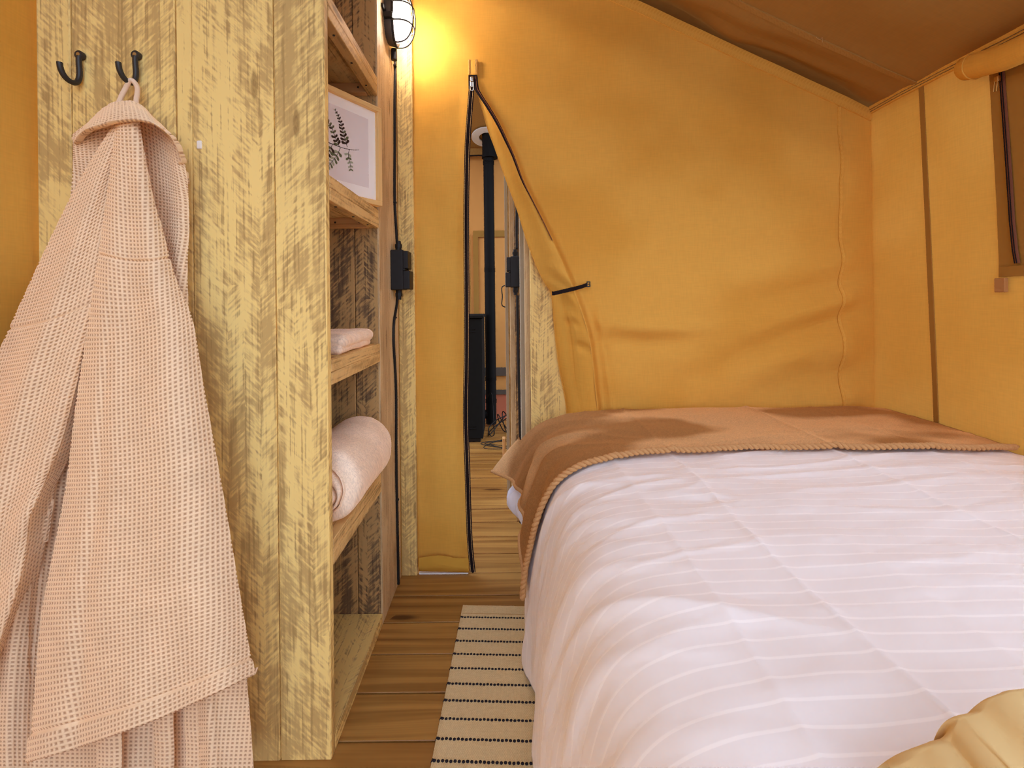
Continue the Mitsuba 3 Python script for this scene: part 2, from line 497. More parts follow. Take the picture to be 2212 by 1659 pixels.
zs = np.linspace(0.012, DOOR_TOP - 0.003, 160)
yz = np.interp(zs, Pl[:, -1, 2][:150], Pl[:, -1, 1][:150]) - 0.002
zk = strip('wall_back', 'zipper', zs, zipL, yz, 0.022, 1, 'tape_black', 0.004)
for q in (0.004, 0.0105, 0.0175):
    x = zipL(zs) + q
    part(zk, 'stitching' if q != 0.0105 else 'zipper_teeth', tube(np.stack([x, yz - 0.004, zs], 1), 0.0011 if q != 0.0105 else 0.0022, 6), 'thread_tan' if q != 0.0105 else 'tape_black', True)
# right hand zip, on the ridge of the flap
zs2 = np.linspace(float(W(1178, 525, YB)[2]), DOOR_TOP - 0.003, 150)
b2 = np.clip((DOOR_TOP - zs2) / 0.25, 0, 1)
wz = 0.004 + 0.010 * np.clip(1 - (DOOR_TOP - zs2) / 0.5, 0, 1)
wz = wz * np.clip((zs2 - zs2[0]) / 0.22, 0.05, 1)
x2 = ridge(zs2)
zr = np.stack([np.stack([x2 - wz, YB - 0.063 * b2 - 0.004, zs2], 1), np.stack([x2, YB - 0.069 * b2 - 0.006, zs2], 1), np.stack([x2 + wz * 0.4, YB - 0.067 * b2 - 0.004, zs2], 1)], 1)
zk2 = part('wall_back', 'zipper', grid(zr), 'tape_black', True)
part(zk2, 'zipper_teeth', tube(np.stack([x2 - 0.001, YB - 0.069 * b2 - 0.007, zs2], 1), 0.0016, 6), 'tape_brown', True)
# joined top of the zip, reinforcement patch, slider
ctop = W(1022, 165, YB)
part('wall_back', 'zipper_top', box((ctop[0] - 0.018, YB - 0.010, ctop[2] - 0.055), (ctop[0] + 0.016, YB - 0.002, ctop[2] + 0.002)), 'tape_black')
pt = W(1022, 148, YB)
pk = part('wall_back', 'patch', box((pt[0] - 0.019, YB - 0.012, pt[2] - 0.031), (pt[0] + 0.019, YB - 0.004, pt[2] + 0.031)), 'canvas')
for q in (-0.016, -0.011, 0.011, 0.016):
    part(pk, 'stitching', tube([[pt[0] + q, YB - 0.013, pt[2] - 0.03], [pt[0] + q, YB - 0.013, pt[2] + 0.03]], 0.0008, 5), 'thread_tan', True)
sl = W(1020, 176, YB)
sk = part('wall_back', 'zipper_slider', rbox((sl[0] - 0.007, YB - 0.022, sl[2] - 0.010), (sl[0] + 0.007, YB - 0.008, sl[2] + 0.010), 0.004), 'steel', 30)
p0 = sl + np.array([0, -0.016, -0.008])
lo = [[p0[0] - 0.005, p0[1], p0[2]], [p0[0] + 0.005, p0[1], p0[2]], [p0[0] + 0.0065, p0[1] - 0.001, p0[2] - 0.028], [p0[0] + 0.004, p0[1] - 0.001, p0[2] - 0.036], [p0[0] - 0.004, p0[1] - 0.001, p0[2] - 0.036], [p0[0] - 0.0065, p0[1] - 0.001, p0[2] - 0.028]]
part(sk, 'pull_tab', join(tube(lo, 0.0024, 8, closed=True), box((p0[0] - 0.005, p0[1] - 0.0015, p0[2] - 0.022), (p0[0] + 0.005, p0[1] + 0.001, p0[2]))), 'steel', 30)

# the flap, turned back and tied
zs3 = np.linspace(0.05, DOOR_TOP - 0.035, 190)
xi, xo = inner(np.clip(zs3, 0.02, DOOR_TOP - 0.05)), ridge(zs3)
ss = np.linspace(0, 1, 40)
Xf = xi[:, None] + (xo - xi)[:, None] * ss
below = np.clip((Z_TIE + 0.03 - zs3) / 0.16, 0, 1)[:, None]
tie = gauss(zs3 - Z_TIE, 0.09)[:, None]
bf = np.clip((DOOR_TOP - zs3) / 0.25, 0, 1)[:, None]
prof = 0.05 * (1 - ss[None]) ** 1.2 - 0.066 * bf * ss[None] ** 0.8
prof = prof - 0.030 * bf * np.sin(np.pi * ss[None]) * (1 - 0.4 * tie)
sm = np.clip((ss[None] - 0.42 - 0.05 * np.sin(zs3[:, None] * 8)) / 0.14, 0, 1)
sm = sm * sm * (3 - 2 * sm)
prof = prof - below * (0.030 * sm + 0.020 * np.sin(np.pi * np.clip(ss[None] / 0.45, 0, 1)) - 0.030)
dent = W(1246, 745, YB)
prof = prof + 0.020 * gauss(zs3[:, None] - dent[2] + 0.25 * (Xf - dent[0]), 0.016) * gauss(ss[None] - 0.75, 0.25) + 0.018 * gauss(zs3[:, None] - dent[2] - 0.085 + 0.2 * (Xf - dent[0]), 0.014) * gauss(ss[None] - 0.55, 0.2)
prof = prof - 0.012 * nz(Xf * 14, zs3[:, None] * 7 + 0 * Xf, 0 * Xf, s=21, o=2) * (0.3 + below)
# puckers at the tie
prof = prof - 0.010 * tie * np.sin((zs3[:, None] - Z_TIE) * 60 + ss[None] * 5) * np.sin(np.pi * ss[None])
Pf = np.stack([Xf, YB + prof, zs3[:, None] + 0 * Xf], -1)
part('wall_back', 'door_flap', grid(Pf), 'canvas', True, np.stack([Xf.ravel() + 5, Pf[..., 2].ravel()], 1))
part('wall_back', 'flap_binding', tube(np.stack([Pf[:, 0, 0], Pf[:, 0, 1], Pf[:, 0, 2]], 1), 0.003, 7), 'canvas', True)
# tie strap with its buckle
ta, tb = W(1196, 634, YB - 0.085), W(1268, 615, YB - 0.028)
tm = W(1226, 627, YB - 0.092)
tc = curve([W(1192, 633, YB - 0.02), ta, tm, W(1250, 621, YB - 0.05), tb], 40)
strap = np.stack([tc + [0, 0, 0.0075], tc + [0, -0.003, 0], tc - [0, 0, 0.0075]], 1)
tk = part('wall_back', 'tie_strap', grid(strap), 'tape_black', True)
bc = W(1271, 614, YB - 0.024)
part(tk, 'buckle', join(box(bc + [-0.007, -0.006, -0.011], bc + [-0.004, 0.004, 0.011], 0.001), box(bc + [0.004, -0.006, -0.011], bc + [0.007, 0.004, 0.011], 0.001), box(bc + [-0.007, -0.006, 0.007], bc + [0.007, 0.004, 0.011], 0.001), box(bc + [-0.007, -0.006, -0.011], bc + [0.007, 0.004, -0.007], 0.001), box(bc + [-0.006, -0.004, -0.0015], bc + [0.006, 0.002, 0.0015], 0.0005)), 'iron_black')


# sewn bands on the back wall
def wall_band(x0, z0, x1, z1, width, bsdf, n=60, off=0.004, name='seam_band'):
    t = np.linspace(0, 1, n)
    x, z = x0 + (x1 - x0) * t, z0 + (z1 - z0) * t
    dx, dz = x1 - x0, z1 - z0
    L = math.hypot(dx, dz)
    nx, nzv = -dz / L * width, dx / L * width
    rows = []
    for k, o in ((0.0, 0.0), (0.02, 1.0), (0.98, 1.0), (1.0, 0.0)):
        xx, zz_ = x + nx * k, z + nzv * k
        rows.append(np.stack([xx, YB - wall_disp(xx, zz_) - off * o - 0.0006, zz_], 1))
    return part('wall_back', name, grid(np.stack(rows, 1)), bsdf, 40)


wall_band(-0.35, float(roof(-0.35)) - 0.050, XR - 0.005, EAVE - 0.048, 0.044, 'canvas', 160)
xv = float(W(1815, 300, YB)[0])
wall_band(xv, 0.3, xv, float(roof(xv)) - 0.05, 0.012, 'canvas', 80, 0.003)

# ------------------------------------------------------------------ right wall with window
struct('wall_right', 'ochre canvas side wall beside the bed with a window')


def side_disp(y, z):
    d = 0.016 * nz(y * 5.0, z * 0.9, 0 * y, s=41, o=2) + 0.003 * nz(y * 16.0, z * 3.0, 0 * y, s=43, o=2)
    return d * np.clip((YB - y) / 0.05, 0, 1)


WY0, WY1, WZ0, WZ1 = -0.2, 1.268, 1.19, 1.72


def side_panel(y0, y1, z0, z1, ny, nzz):
    Y, Z = np.meshgrid(np.linspace(y0, y1, ny), np.linspace(z0, z1, nzz))
    X = XR - side_disp(Y, Z)
    part('wall_right', 'canvas_panel', grid(np.stack([X, Y, Z], -1), True), 'canvas_sunlit', True, np.stack([Y.ravel(), Z.ravel()], 1))


side_panel(WY1, YB + 0.005, 0, EAVE, 90, 60)
side_panel(YREAR, WY0, 0, EAVE, 30, 20)
side_panel(WY0, WY1, 0, WZ0, 40, 30)
side_panel(WY0, WY1, WZ1, EAVE, 40, 8)
# seam strip
t = np.linspace(0, 1, 60)
zt = 0.3 + (EAVE - 0.3) * t
yt = np.interp(zt, [0.3, 0.62, EAVE], [1.535, 1.548, 1.592])
rows = [np.stack([XR - side_disp(yt + o, zt) - k - 0.0005, yt + o, zt], 1) for o, k in ((-0.009, 0.0), (-0.0085, 0.003), (0.0085, 0.003), (0.009, 0.0))]
part('wall_right', 'seam_band', grid(np.stack(rows, 1), True), 'canvas_dark', 40)
# band along the eave
ye = np.linspace(YREAR, YB, 120)
rows = [np.stack([XR - side_disp(ye, EAVE + 0 * ye) - k, ye, EAVE + o + 0.003 * np.sin(ye * 9)], 1) for o, k in ((-0.018, 0.001), (-0.017, 0.006), (0.004, 0.010), (0.012, 0.008))]
ek = part('wall_right', 'eave_hem', grid(np.stack(rows, 1), True), 'canvas', 40)
for o in (-0.012, -0.004):
    part(ek, 'stitching', tube(np.stack([XR - side_disp(ye, EAVE + 0 * ye) - 0.0095 - (o + 0.012) * 0.2, ye, EAVE + o + 0.003 * np.sin(ye * 9)], 1), 0.0008, 5), 'webbing_grey', True)
# window surround: canvas strip, zip, velcro tab
ys0 = 1.268


def yedge(z):
    return np.interp(z, [1.10, 1.2, 1.4, 1.75], [1.345, 1.347, 1.353, 1.365])


zw = np.linspace(1.135, 1.76, 50)
rows = [np.stack([XR - side_disp(yedge(zw), zw) - k, y, zw], 1) for y, k in ((yedge(zw) + 0.001, 0.000), (yedge(zw), 0.005), (yedge(zw) - 0.05, 0.006), (ys0 + 0 * zw, 0.006))]
wk = part('wall_right', 'window_border', grid(np.stack(rows, 1), True), 'canvas_dark', 40)
zb = np.array([1.135, 1.165])
yb_ = np.linspace(1.0, 1.344, 30)
rows = [np.stack([XR - side_disp(yb_, z + 0 * yb_) - 0.008, yb_, z + 0 * yb_], 1) for z in zb]
part(wk, 'hem', grid(np.stack(rows, 0)), 'canvas_dark', True)
zz2 = np.linspace(1.172, 1.755, 60)
yz2 = np.interp(zz2, [1.17, 1.21, 1.3, 1.45, 1.76], [1.293, 1.299, 1.307, 1.314, 1.330])
xz2 = XR - side_disp(yz2, zz2) - 0.010
zp = part(wk, 'zipper', grid(np.stack([np.stack([xz2, yz2 + o, zz2], 1) - [k, 0, 0] for o, k in ((0.008, -0.003), (0.005, 0.001), (-0.005, 0.001), (-0.008, -0.003))], 1), True), 'tape_brown', True)
for o in (-0.0028, 0.0028):
    part(wk, 'zipper_coil', tube(np.stack([xz2 - 0.002, yz2 + o, zz2], 1), 0.0011, 6), 'tape_black', True)
vt = W(2186, 641, 1.31)
part('wall_right', 'hook_and_loop_tab', box((XR - 0.016, 1.318, 1.090), (XR - 0.004, 1.348, 1.132), 0.002), 'velcro')
sz, sy_ = 1.716, 1.329
sx_ = XR - 0.018
sk2 = part(wk, 'zipper_slider', rbox((sx_ - 0.006, sy_ - 0.007, sz - 0.010), (sx_ + 0.004, sy_ + 0.007, sz + 0.008), 0.003), 'brass', 30)
lo = [[sx_ - 0.005, sy_ - 0.004, sz - 0.006], [sx_ - 0.005, sy_ + 0.004, sz - 0.006], [sx_ - 0.006, sy_ + 0.006, sz - 0.036], [sx_ - 0.006, sy_ - 0.002, sz - 0.038]]
part(wk, 'pull_tab', tube(lo, 0.0016, 7, closed=True), 'brass', True)

# rolled-up window blind under the eave
bk = thing('window_blind', 'rolled up ochre canvas blind hanging under the eave of the right wall', 'blind')
yy = np.linspace(1.425, -0.25, 60)
th = np.linspace(0, 2 * np.pi, 33)
R = 0.036 * np.clip(np.sqrt(np.maximum(1 - ((yy - 1.375) / 0.05).clip(0, 1) ** 2, 0)), 0.02, 1)
zc = np.interp(yy, [0.9, 1.285, 1.425], [1.735, 1.752, 1.783])
xc_ = XR - 0.05
Pb = np.stack([xc_ + R[:, None] * np.cos(th) * 0.9, yy[:, None] + 0 * th, zc[:, None] + R[:, None] * np.sin(th) * 1.05 + 0.002 * np.sin(yy[:, None] * 13 + 2 * th)], -1)
part(bk, 'roll', grid(Pb), 'canvas', True, np.stack([(th[None] * 0.036 + 0 * yy[:, None]).ravel(), yy[:, None].repeat(33, 1).ravel()], 1))
k = 2
ring = Pb[k, :-1] + (Pb[k, :-1] - Pb[k, :-1].mean(0)) * 0.02
part(bk, 'edge_binding', tube(ring, 0.0022, 6, closed=True), 'canvas', True)
# ------------------------------------------------------------------ left wall, roof
struct('wall_left', 'ochre canvas wall left of the plank panel')
Y, Z = np.meshgrid(np.linspace(YREAR, YP + 0.02, 90), np.linspace(0, 3.15, 90))
X = XL - 0.012 + 0.03 * nz(Y * 2.2, Z * 1.5 + Y, 0 * Y, s=51, o=2) * np.clip((YP - Y) / 0.1, 0.2, 1)
part('wall_left', 'canvas_panel', grid(np.stack([X, Y, Z], -1)), 'canvas', True, np.stack([Y.ravel(), Z.ravel()], 1))

struct('ceiling', 'sloping brown canvas tent roof')
X, Y = np.meshgrid(np.linspace(XL - 0.8, XR + 0.04, 190), np.concatenate([np.linspace(-0.05, YB + 0.10, 180), [YB + 0.13]]))
Zr = roof(X)
q = XR - X
ed = gauss(Y - YB - 0.02, 0.15) * np.clip(q / 0.10, 0, 1)
wv = nz(X * 3.0, Y * 1.5, 0 * X, s=61)
sag = 0.034 * ed * (0.5 + 0.5 * np.sin(q * 11.0 + 5 * wv + Y * 6)) * gauss(q - 0.6, 0.7)
sag = sag - 0.016 * gauss((Y - 1.66) - 0.16 * (q - 0.5) + 0.05 * wv, 0.045) * gauss(q - 0.55, 0.40)
sag = sag - 0.012 * gauss((Y - 1.74) - 0.10 * (q - 0.3) + 0.04 * wv, 0.03) * gauss(q - 0.35, 0.30)
sag = sag + 0.008 * np.sin((Y + X * 0.35) * 17 + 3 * wv) * gauss(Y - 1.0, 0.6) * gauss(q - 0.2, 0.5) * np.clip(q / 0.15, 0, 1)
sag = sag + 0.018 * nz(X * 2.0, Y * 2.5, 0 * X, s=63, o=3) * np.clip(q / 0.15, 0, 1)
Zr = Zr + 0.006 + 0.010 * np.clip((Y - 1.74) / 0.07, 0, 1) + sag
Zr[-1] -= 0.25
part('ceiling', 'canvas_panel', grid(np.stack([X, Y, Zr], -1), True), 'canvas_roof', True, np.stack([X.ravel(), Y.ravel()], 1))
xs = np.linspace(XL - 0.8, XR, 160)
from scipy.interpolate import RegularGridInterpolator
zi = RegularGridInterpolator((Y[:, 0], X[0]), Zr, bounds_error=False, fill_value=None)
rows = []
for o, k in ((0.0, 0.0), (0.001, 0.004), (0.020, 0.004), (0.021, 0.0)):
    y = 1.598 + o + 0 * xs
    rows.append(np.stack([xs, y, zi(np.stack([y, xs], 1)) - k - 0.0005], 1))
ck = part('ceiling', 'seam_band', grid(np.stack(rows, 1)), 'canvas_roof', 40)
thx = float(W(1768, 96, 1.6)[0])
tz = float(roof(thx))
part('ceiling', 'loose_thread', tube([[thx - 0.012, 1.595, tz + 0.0], [thx - 0.010, 1.590, tz - 0.010], [thx, 1.59, tz - 0.013], [thx + 0.004, 1.59, tz - 0.008], [thx + 0.008, 1.592, tz - 0.022]], 0.0008, 5, 20), 'thread_tan', True)

# ------------------------------------------------------------------ plank cabinet with open shelves
cab = thing('shelf_cabinet', 'tall open shelf cabinet of rough weathered planks left of the canvas door', 'cabinet')
JO = [83, 157, 350, 384, 418, 595, 704]
CT = 2.55
for i in range(6):
    x0 = float(W(JO[i], 650, YP)[0]); x1 = float(W(JO[i + 1], 650, YP)[0])
    if i == 0:
        x0 = XL
    if i == 5:
        x1 = XF
    dy = (0.0, 0.002, -0.001, 0.0015, 0.0, 0.001)[i]
    board(cab, 'side_plank', (x0 + 0.0008, YP + dy, 0.0), (x1 - 0.0008, YP + 0.026, CT), (0, 0, 1), 'wood_pale', 0.0025)
YI0, YI1 = YP + 0.026, 1.520      # inside faces of the cabinet
# far side planks, seen inside
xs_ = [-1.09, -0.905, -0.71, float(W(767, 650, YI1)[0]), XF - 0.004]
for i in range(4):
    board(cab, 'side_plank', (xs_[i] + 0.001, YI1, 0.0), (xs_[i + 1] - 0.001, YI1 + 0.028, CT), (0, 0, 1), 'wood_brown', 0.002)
# back planks against the outer canvas
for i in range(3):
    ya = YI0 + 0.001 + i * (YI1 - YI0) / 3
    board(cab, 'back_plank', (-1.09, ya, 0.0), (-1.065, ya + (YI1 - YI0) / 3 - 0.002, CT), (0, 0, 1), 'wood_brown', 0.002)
# front board that carries lamp, socket and cable
board(cab, 'front_board', (XF - 0.030, YI1 + 0.0005, 0.0), (XF, 1.786, CT), (0, 0, 1), 'wood_post', 0.002)
SH = [0.038, 0.508, 0.942, 1.389, 1.832]
for i, zt in enumerate(SH):
    th_ = 0.037 if i == 0 else 0.030
    xx = [-1.06, -0.86, -0.62, XF]
    for j in range(3):
        board(cab, 'shelf_board', (xx[j] + 0.0005, YI0 + 0.001, zt - th_), (xx[j + 1] - 0.0005, YI1 - 0.001, zt), (0, 1, 0), 'wood_shelf' if i else 'wood_pale', 0.0015)
    if i:
        board(cab, 'shelf_rail', (XF - 0.030, YI0 + 0.001, zt - 0.061), (XF, YI1 - 0.001, zt - 0.0305), (0, 1, 0), 'wood_shelf', 0.0015)
        for yy_ in (YI1 - 0.031, YI0 + 0.001):
            board(cab, 'cleat', (-0.95, yy_, zt - 0.062), (XF - 0.032, yy_ + 0.030, zt - 0.0305), (1, 0, 0), 'wood_lath', 0.0015)
        # nail heads in the rail's underside and the cleat
        for q in (0.18, 0.5, 0.82):
            yq = YI0 + (YI1 - YI0) * q
            part(cab, 'nail', cyl([XF - 0.015, yq, zt - 0.0628], [XF - 0.015, yq, zt - 0.0595], 0.0032, 10), 'iron_black')
        for xq in (-0.555, -0.475):
            part(cab, 'nail', cyl([xq, YI1 - 0.0325, zt - 0.046], [xq, YI1 - 0.029, zt - 0.046], 0.0032, 10), 'iron_black')
pp = W(431, 313, YP - 0.0005)
part(cab, 'felt_pad', rbox(pp + [-0.006, -0.003, -0.010], pp + [0.006, 0.003, 0.010], 0.0029), 'plug_white', 30, label='small white adhesive pad')

# post beside the canvas door
struct('trim_1', 'rough timber post left of the canvas door')
board('trim_1', 'post', (XF + 0.001, 1.787, 0.0), (float(W(897, 800, 1.787)[0]), 1.804, 2.75), (0, 0, 1), 'wood_pale', 0.003)
# sill under the door
struct('trim_2', 'white plastic sill strip under the canvas door')
part('trim_2', 'sill', box((-0.352, YB - 0.016, 0.0005), (float(W(1012, 1230, YB)[0]), YB + 0.02, 0.006), 0.002), 'white_paint')


# ------------------------------------------------------------------ coat hooks
def hook(u, v, label):
    k = thing('coat_hook', label, 'hook')
    c = W(u, v, YP)
    bar = [[c[0], YP - 0.007, c[2] - 0.004], [c[0], YP - 0.007, c[2] - 0.03], [c[0], YP - 0.008, c[2] - 0.056], [c[0] - 0.001, YP - 0.016, c[2] - 0.070], [c[0] - 0.003, YP - 0.030, c[2] - 0.071], [c[0] - 0.004, YP - 0.044, c[2] - 0.060], [c[0] - 0.004, YP - 0.050, c[2] - 0.040]]
    part(k, 'hook_bar', tube(bar, [0.0058] * 40, 10, 40), 'iron_black', 40)
    part(k, 'eye', cyl([c[0], YP - 0.009, c[2]], [c[0], YP, c[2]], 0.0098, 24), 'iron_black', 30)
    part(k, 'screw', cyl([c[0], YP - 0.0105, c[2]], [c[0], YP - 0.008, c[2]], 0.0045, 12), 'steel', 30)
    return k


hook(177, 122, 'empty black wrought iron hook on the planks above the robe')
hook(298, 122, 'black wrought iron hook from which the robe hangs')

# ------------------------------------------------------------------ bathrobe
robe = thing('bathrobe', 'pale pink waffle cotton bathrobe hanging from a hook on the planks', 'bathrobe')
CW, CH, RELIEF = 0.0094, 0.0084, 0.0028


def cloth(name, L, R, base, bulge, rowsag=0.0, power=2.2, folds=None, hem=0.0, seam=None, step=0.0017, parent=None, waffle=True, topsag=0.0):
    nt0, ns0 = 60, 40
    Lc, Rc = curve(L, nt0), curve(R, nt0)
    t = np.linspace(0, 1, nt0)[:, None]
    s = np.linspace(0, 1, ns0)[None]
    u = Lc[:, :1] * (1 - s) + Rc[:, :1] * s
    v = Lc[:, 1:] * (1 - s) + Rc[:, 1:] * s + rowsag * np.sin(np.pi * s) * np.clip(t * 3, 0, 1) + topsag * np.sin(np.pi * s) ** 0.9 * np.clip(1 - t * 7, 0, 1)
    d = np.interp(t, np.linspace(0, 1, len(base)), base) - np.interp(t, np.linspace(0, 1, len(bulge)), bulge) * (1 - np.abs(2 * s - 1) ** power)
    if folds is not None:
        d = d - folds(t, s)
    P = W(u, v, d)
    P[..., 0] = np.maximum(P[..., 0], XL + 0.008)      # it leans on the canvas wall
    # refine to the weave
    wid = np.linalg.norm(np.diff(P, axis=1), axis=2).sum(1).max()
    hei = np.linalg.norm(np.diff(P, axis=0), axis=2).sum(0).max()
    ns_, nt_ = int(wid / step) + 2, int(hei / step) + 2
    from scipy.interpolate import RectBivariateSpline
    ti, si = np.linspace(0, 1, nt_), np.linspace(0, 1, ns_)
    Q = np.stack([RectBivariateSpline(np.linspace(0, 1, nt0), np.linspace(0, 1, ns0), P[..., k], kx=3, ky=3)(ti, si) for k in range(3)], -1)
    a, b = grid_uv(Q)
    n = normals(Q)
    n = np.where(n[..., 1:2] > 0, -n, n)
    ua, ub = a / CW, b / CH
    if waffle:
        ca, cb = np.abs(np.cos(ua * np.pi)) ** 1.6, np.abs(np.cos(ub * np.pi)) ** 1.6
        h = np.maximum(0.80 * ca, cb) * RELIEF
    else:
        h = 0 * ua
    tt = ti[:, None] + 0 * a
    if hem:
        hh = hem / hei
        k = np.clip((tt - (1 - hh)) / (0.004 / hei), 0, 1)
        h = h + k * 0.004 * (1 - np.clip((tt - (1 - 0.35 * hh)) * 0, 0, 1))
        h = h - 0.003 * gauss(tt - (1 - hh), 0.004 / hei)
    if seam is not None:
        h = h - 0.004 * gauss(tt - seam, 0.0035 / hei)
    Q = Q + n * h[..., None]
    # turn the lower edge back
    e1, e2 = Q[-1] + [0, 0.004, -0.004], Q[-1] + [0, 0.016, 0.002]
    Q = np.concatenate([Q, e1[None], e2[None]], 0)
    ua, ub = (np.concatenate([x, x[-1:], x[-1:]], 0) for x in (ua, ub))
    if not waffle:
        ua, ub = ua * 0, ub * 0
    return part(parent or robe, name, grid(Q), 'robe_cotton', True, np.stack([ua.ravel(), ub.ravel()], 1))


cloth('body', [(158, 292), (159, 350), (152, 440), (118, 540), (70, 660), (10, 800), (-50, 1000), (-110, 1200), (-150, 1420), (-170, 1690)],
      [(393, 322), (406, 412), (408, 490), (404, 580), (408, 690), (438, 840), (468, 1000), (500, 1220), (530, 1420), (551, 1690)],
      [1.035, 1.04, 1.02, 0.995, 0.965, 0.95], [-0.004, 0.0, 0.01, 0.03, 0.035, 0.04], 6,
      folds=lambda t, s: -0.060 * np.clip((s - 0.26) / 0.08, 0, 1) * np.clip((0.87 - s) / 0.06, 0, 1) * np.clip(t * 3 - 1.5, 0, 1) + 0.010 * np.sin(s * 26 + 2 * np.sin(t * 4)) * np.clip(t * 2 - 0.3, 0, 1) + 0.02 * gauss(s - 0.93, 0.08) * np.clip(1.5 - 2.5 * t, 0, 1), step=0.0019, topsag=-62)
cloth('sleeve', [(246, 272), (172, 394), (112, 514), (62, 622), (22, 710), (-22, 815), (-60, 950), (-85, 1090), (-98, 1230), (-104, 1390), (-106, 1570)],
      [(264, 276), (256, 345), (244, 440), (232, 540), (217, 645), (200, 752), (182, 868), (152, 985), (122, 1055), (92, 1215), (-20, 1470)],
      [1.005, 1.0, 0.99, 0.975, 0.96, 0.955], [0.012, 0.03, 0.045, 0.05, 0.06, 0.055], 10,
      folds=lambda t, s: 0.008 * np.sin(s * 13 + t * 6) * np.clip(t * 2, 0, 1) + 0.004 * np.sin(t * 60 + s * 6) * np.clip(t * 2 - 1.0, 0, 1), seam=0.40)
cloth('front_panel', [(252, 268), (243, 340), (226, 470), (207, 600), (186, 740), (164, 890), (146, 1040), (118, 1190), (90, 1340), (77, 1500), (64, 1642)],
      [(300, 255), (319, 350), (346, 480), (378, 600), (414, 690), (438, 830), (466, 985), (492, 1130), (515, 1270), (532, 1370), (547, 1455)],
      [0.995, 0.985, 0.965, 0.945, 0.93, 0.92], [0.015, 0.025, 0.04, 0.055, 0.06, 0.055], 14, 2.6,
      folds=lambda t, s: 0.010 * np.sin(s * 9 + 0.8) * np.clip(t * 3, 0, 1) * (1 - 0.5 * t) - 0.010 * gauss(s - 0.22, 0.05) * np.clip(t * 3 - 0.8, 0, 1) + 0.010 * np.sin(s * 15 + 1) * np.clip((t - 0.75) * 4, 0, 1),
      hem=0.055, seam=0.262)
# collar, folded over outwards
O = [(155, 298), (190, 268), (226, 234), (254, 220), (279, 219), (305, 229), (331, 255), (362, 285), (383, 318), (392, 352), (397, 388)]
I = [(160, 312), (182, 286), (215, 273), (253, 263), (287, 260), (320, 265), (350, 283), (369, 302), (384, 336), (391, 366), (397, 394)]
nC = 160
Oc, Ic = curve(O, nC), curve(I, nC)
tt = np.linspace(0, 1, nC)[:, None]
sN = 34
s = np.linspace(0, 1, sN)[None]
dO = 1.045 - 0.0 * tt
dI = 1.035 - 0.075 * np.sin(np.pi * np.clip(tt * 1.1, 0, 1)) ** 0.7
uC = Oc[:, :1] * (1 - s) + Ic[:, :1] * s
vC = Oc[:, 1:] * (1 - s) + Ic[:, 1:] * s
dC = dO * (1 - s) + dI * s - 0.016 * np.sin(np.pi * s) * np.sin(np.pi * tt) ** 0.5
Pc = W(uC, vC, dC)
from scipy.interpolate import RectBivariateSpline
ti, si = np.linspace(0, 1, 330), np.linspace(0, 1, 70)
Pc = np.stack([RectBivariateSpline(tt[:, 0], s[0], Pc[..., k])(ti, si) for k in range(3)], -1)
a, b = grid_uv(Pc)
n = normals(Pc); n = np.where(n[..., 2:] < 0, -n, n)
ua, ub = a / CH, b / CW
h = np.maximum(0.8 * np.abs(np.cos(ub * np.pi)) ** 1.6, np.abs(np.cos(ua * np.pi)) ** 1.6) * RELIEF
h = h * np.clip((1 - ti[:, None]) * 6, 0, 1) * np.clip(ti[:, None] * 10, 0.2, 1)
h[:, -6:] += 0.0015
Pc = Pc + n * h[..., None]
Pc = np.concatenate([Pc, (Pc[:, -1] + [0, 0.004, -0.003])[:, None], (Pc[:, -1] + [0, 0.018, 0.002])[:, None]], 1)
ua, ub = (np.concatenate([x, x[:, -1:], x[:, -1:]], 1) for x in (ua, ub))
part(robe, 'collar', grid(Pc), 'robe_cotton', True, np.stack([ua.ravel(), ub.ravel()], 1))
# hanging loop
part(robe, 'hanging_loop', tube([W(256, 228, 1.042), W(264, 205, 1.044), W(276, 182, 1.044), W(284, 173, 1.042), W(292, 180, 1.045), (W(297, 200, 1.05)), W(298, 230, 1.047)], 0.0052, 10, 40), 'robe_plain', True)
# belt ends and inner layers below the hem
for (ua0, ub0, va, dd) in ((330, 374, 1470, 0.955), (205, 262, 1540, 0.940), (398, 470, 1440, 0.958)):
    cloth('belt_end' if ua0 != 398 else 'lining', [(ua0, va), (ua0 + 2, 1560), (ua0 + 6, 1620), (ua0 + 4, 1690)], [(ub0, va), (ub0, 1560), (ub0 + 2, 1620), (ub0, 1690)], [dd, dd], [0.006, 0.006], 2, step=0.0021)

# ------------------------------------------------------------------ things on the shelves
# framed print
fr = thing('framed_picture', 'framed fern print with white mat in a pale wood frame standing on a shelf', 'picture')
P2, P1 = W(815, 232, 1.475), W(710, 183, 1.32)
dirv = (P2 - P1) * [1, 1, 0]; dirv /= np.linalg.norm(dirv)
zb0, zt0 = 1.3895, 1.705
FW, FH = 0.32, zt0 - zb0
Mf = np.eye(4)
nrm = np.array([dirv[1], -dirv[0], 0])
Mf[:3, 0], Mf[:3, 1], Mf[:3, 2] = dirv, [0, 0, 1], nrm
Mf[:3, 3] = [P2[0], P2[1], zb0]          # local: x from -FW to 0, y from 0 to FH, z towards the viewer
bw, bd = 0.015, 0.020
for nm, lo, hi, g in (('frame_bar', (-FW, 0, -0.004), (0, bw, bd), (1, 0, 0)), ('frame_bar', (-FW, FH - bw, -0.004), (0, FH, bd), (1, 0, 0)),
                      ('frame_bar', (-bw, bw, -0.004), (0, FH - bw, bd), (0, 1, 0)), ('frame_bar', (-FW, bw, -0.004), (-FW + bw, FH - bw, bd), (0, 1, 0))):
    board(fr, nm, lo, hi, g, 'frame_wood', 0.001, Mf)
m = box((-FW + bw, bw, 0), (-bw, FH - bw, 0.006), 0.0003); m.apply_transform(Mf)
part(fr, 'mat', m, 'paper_mat')
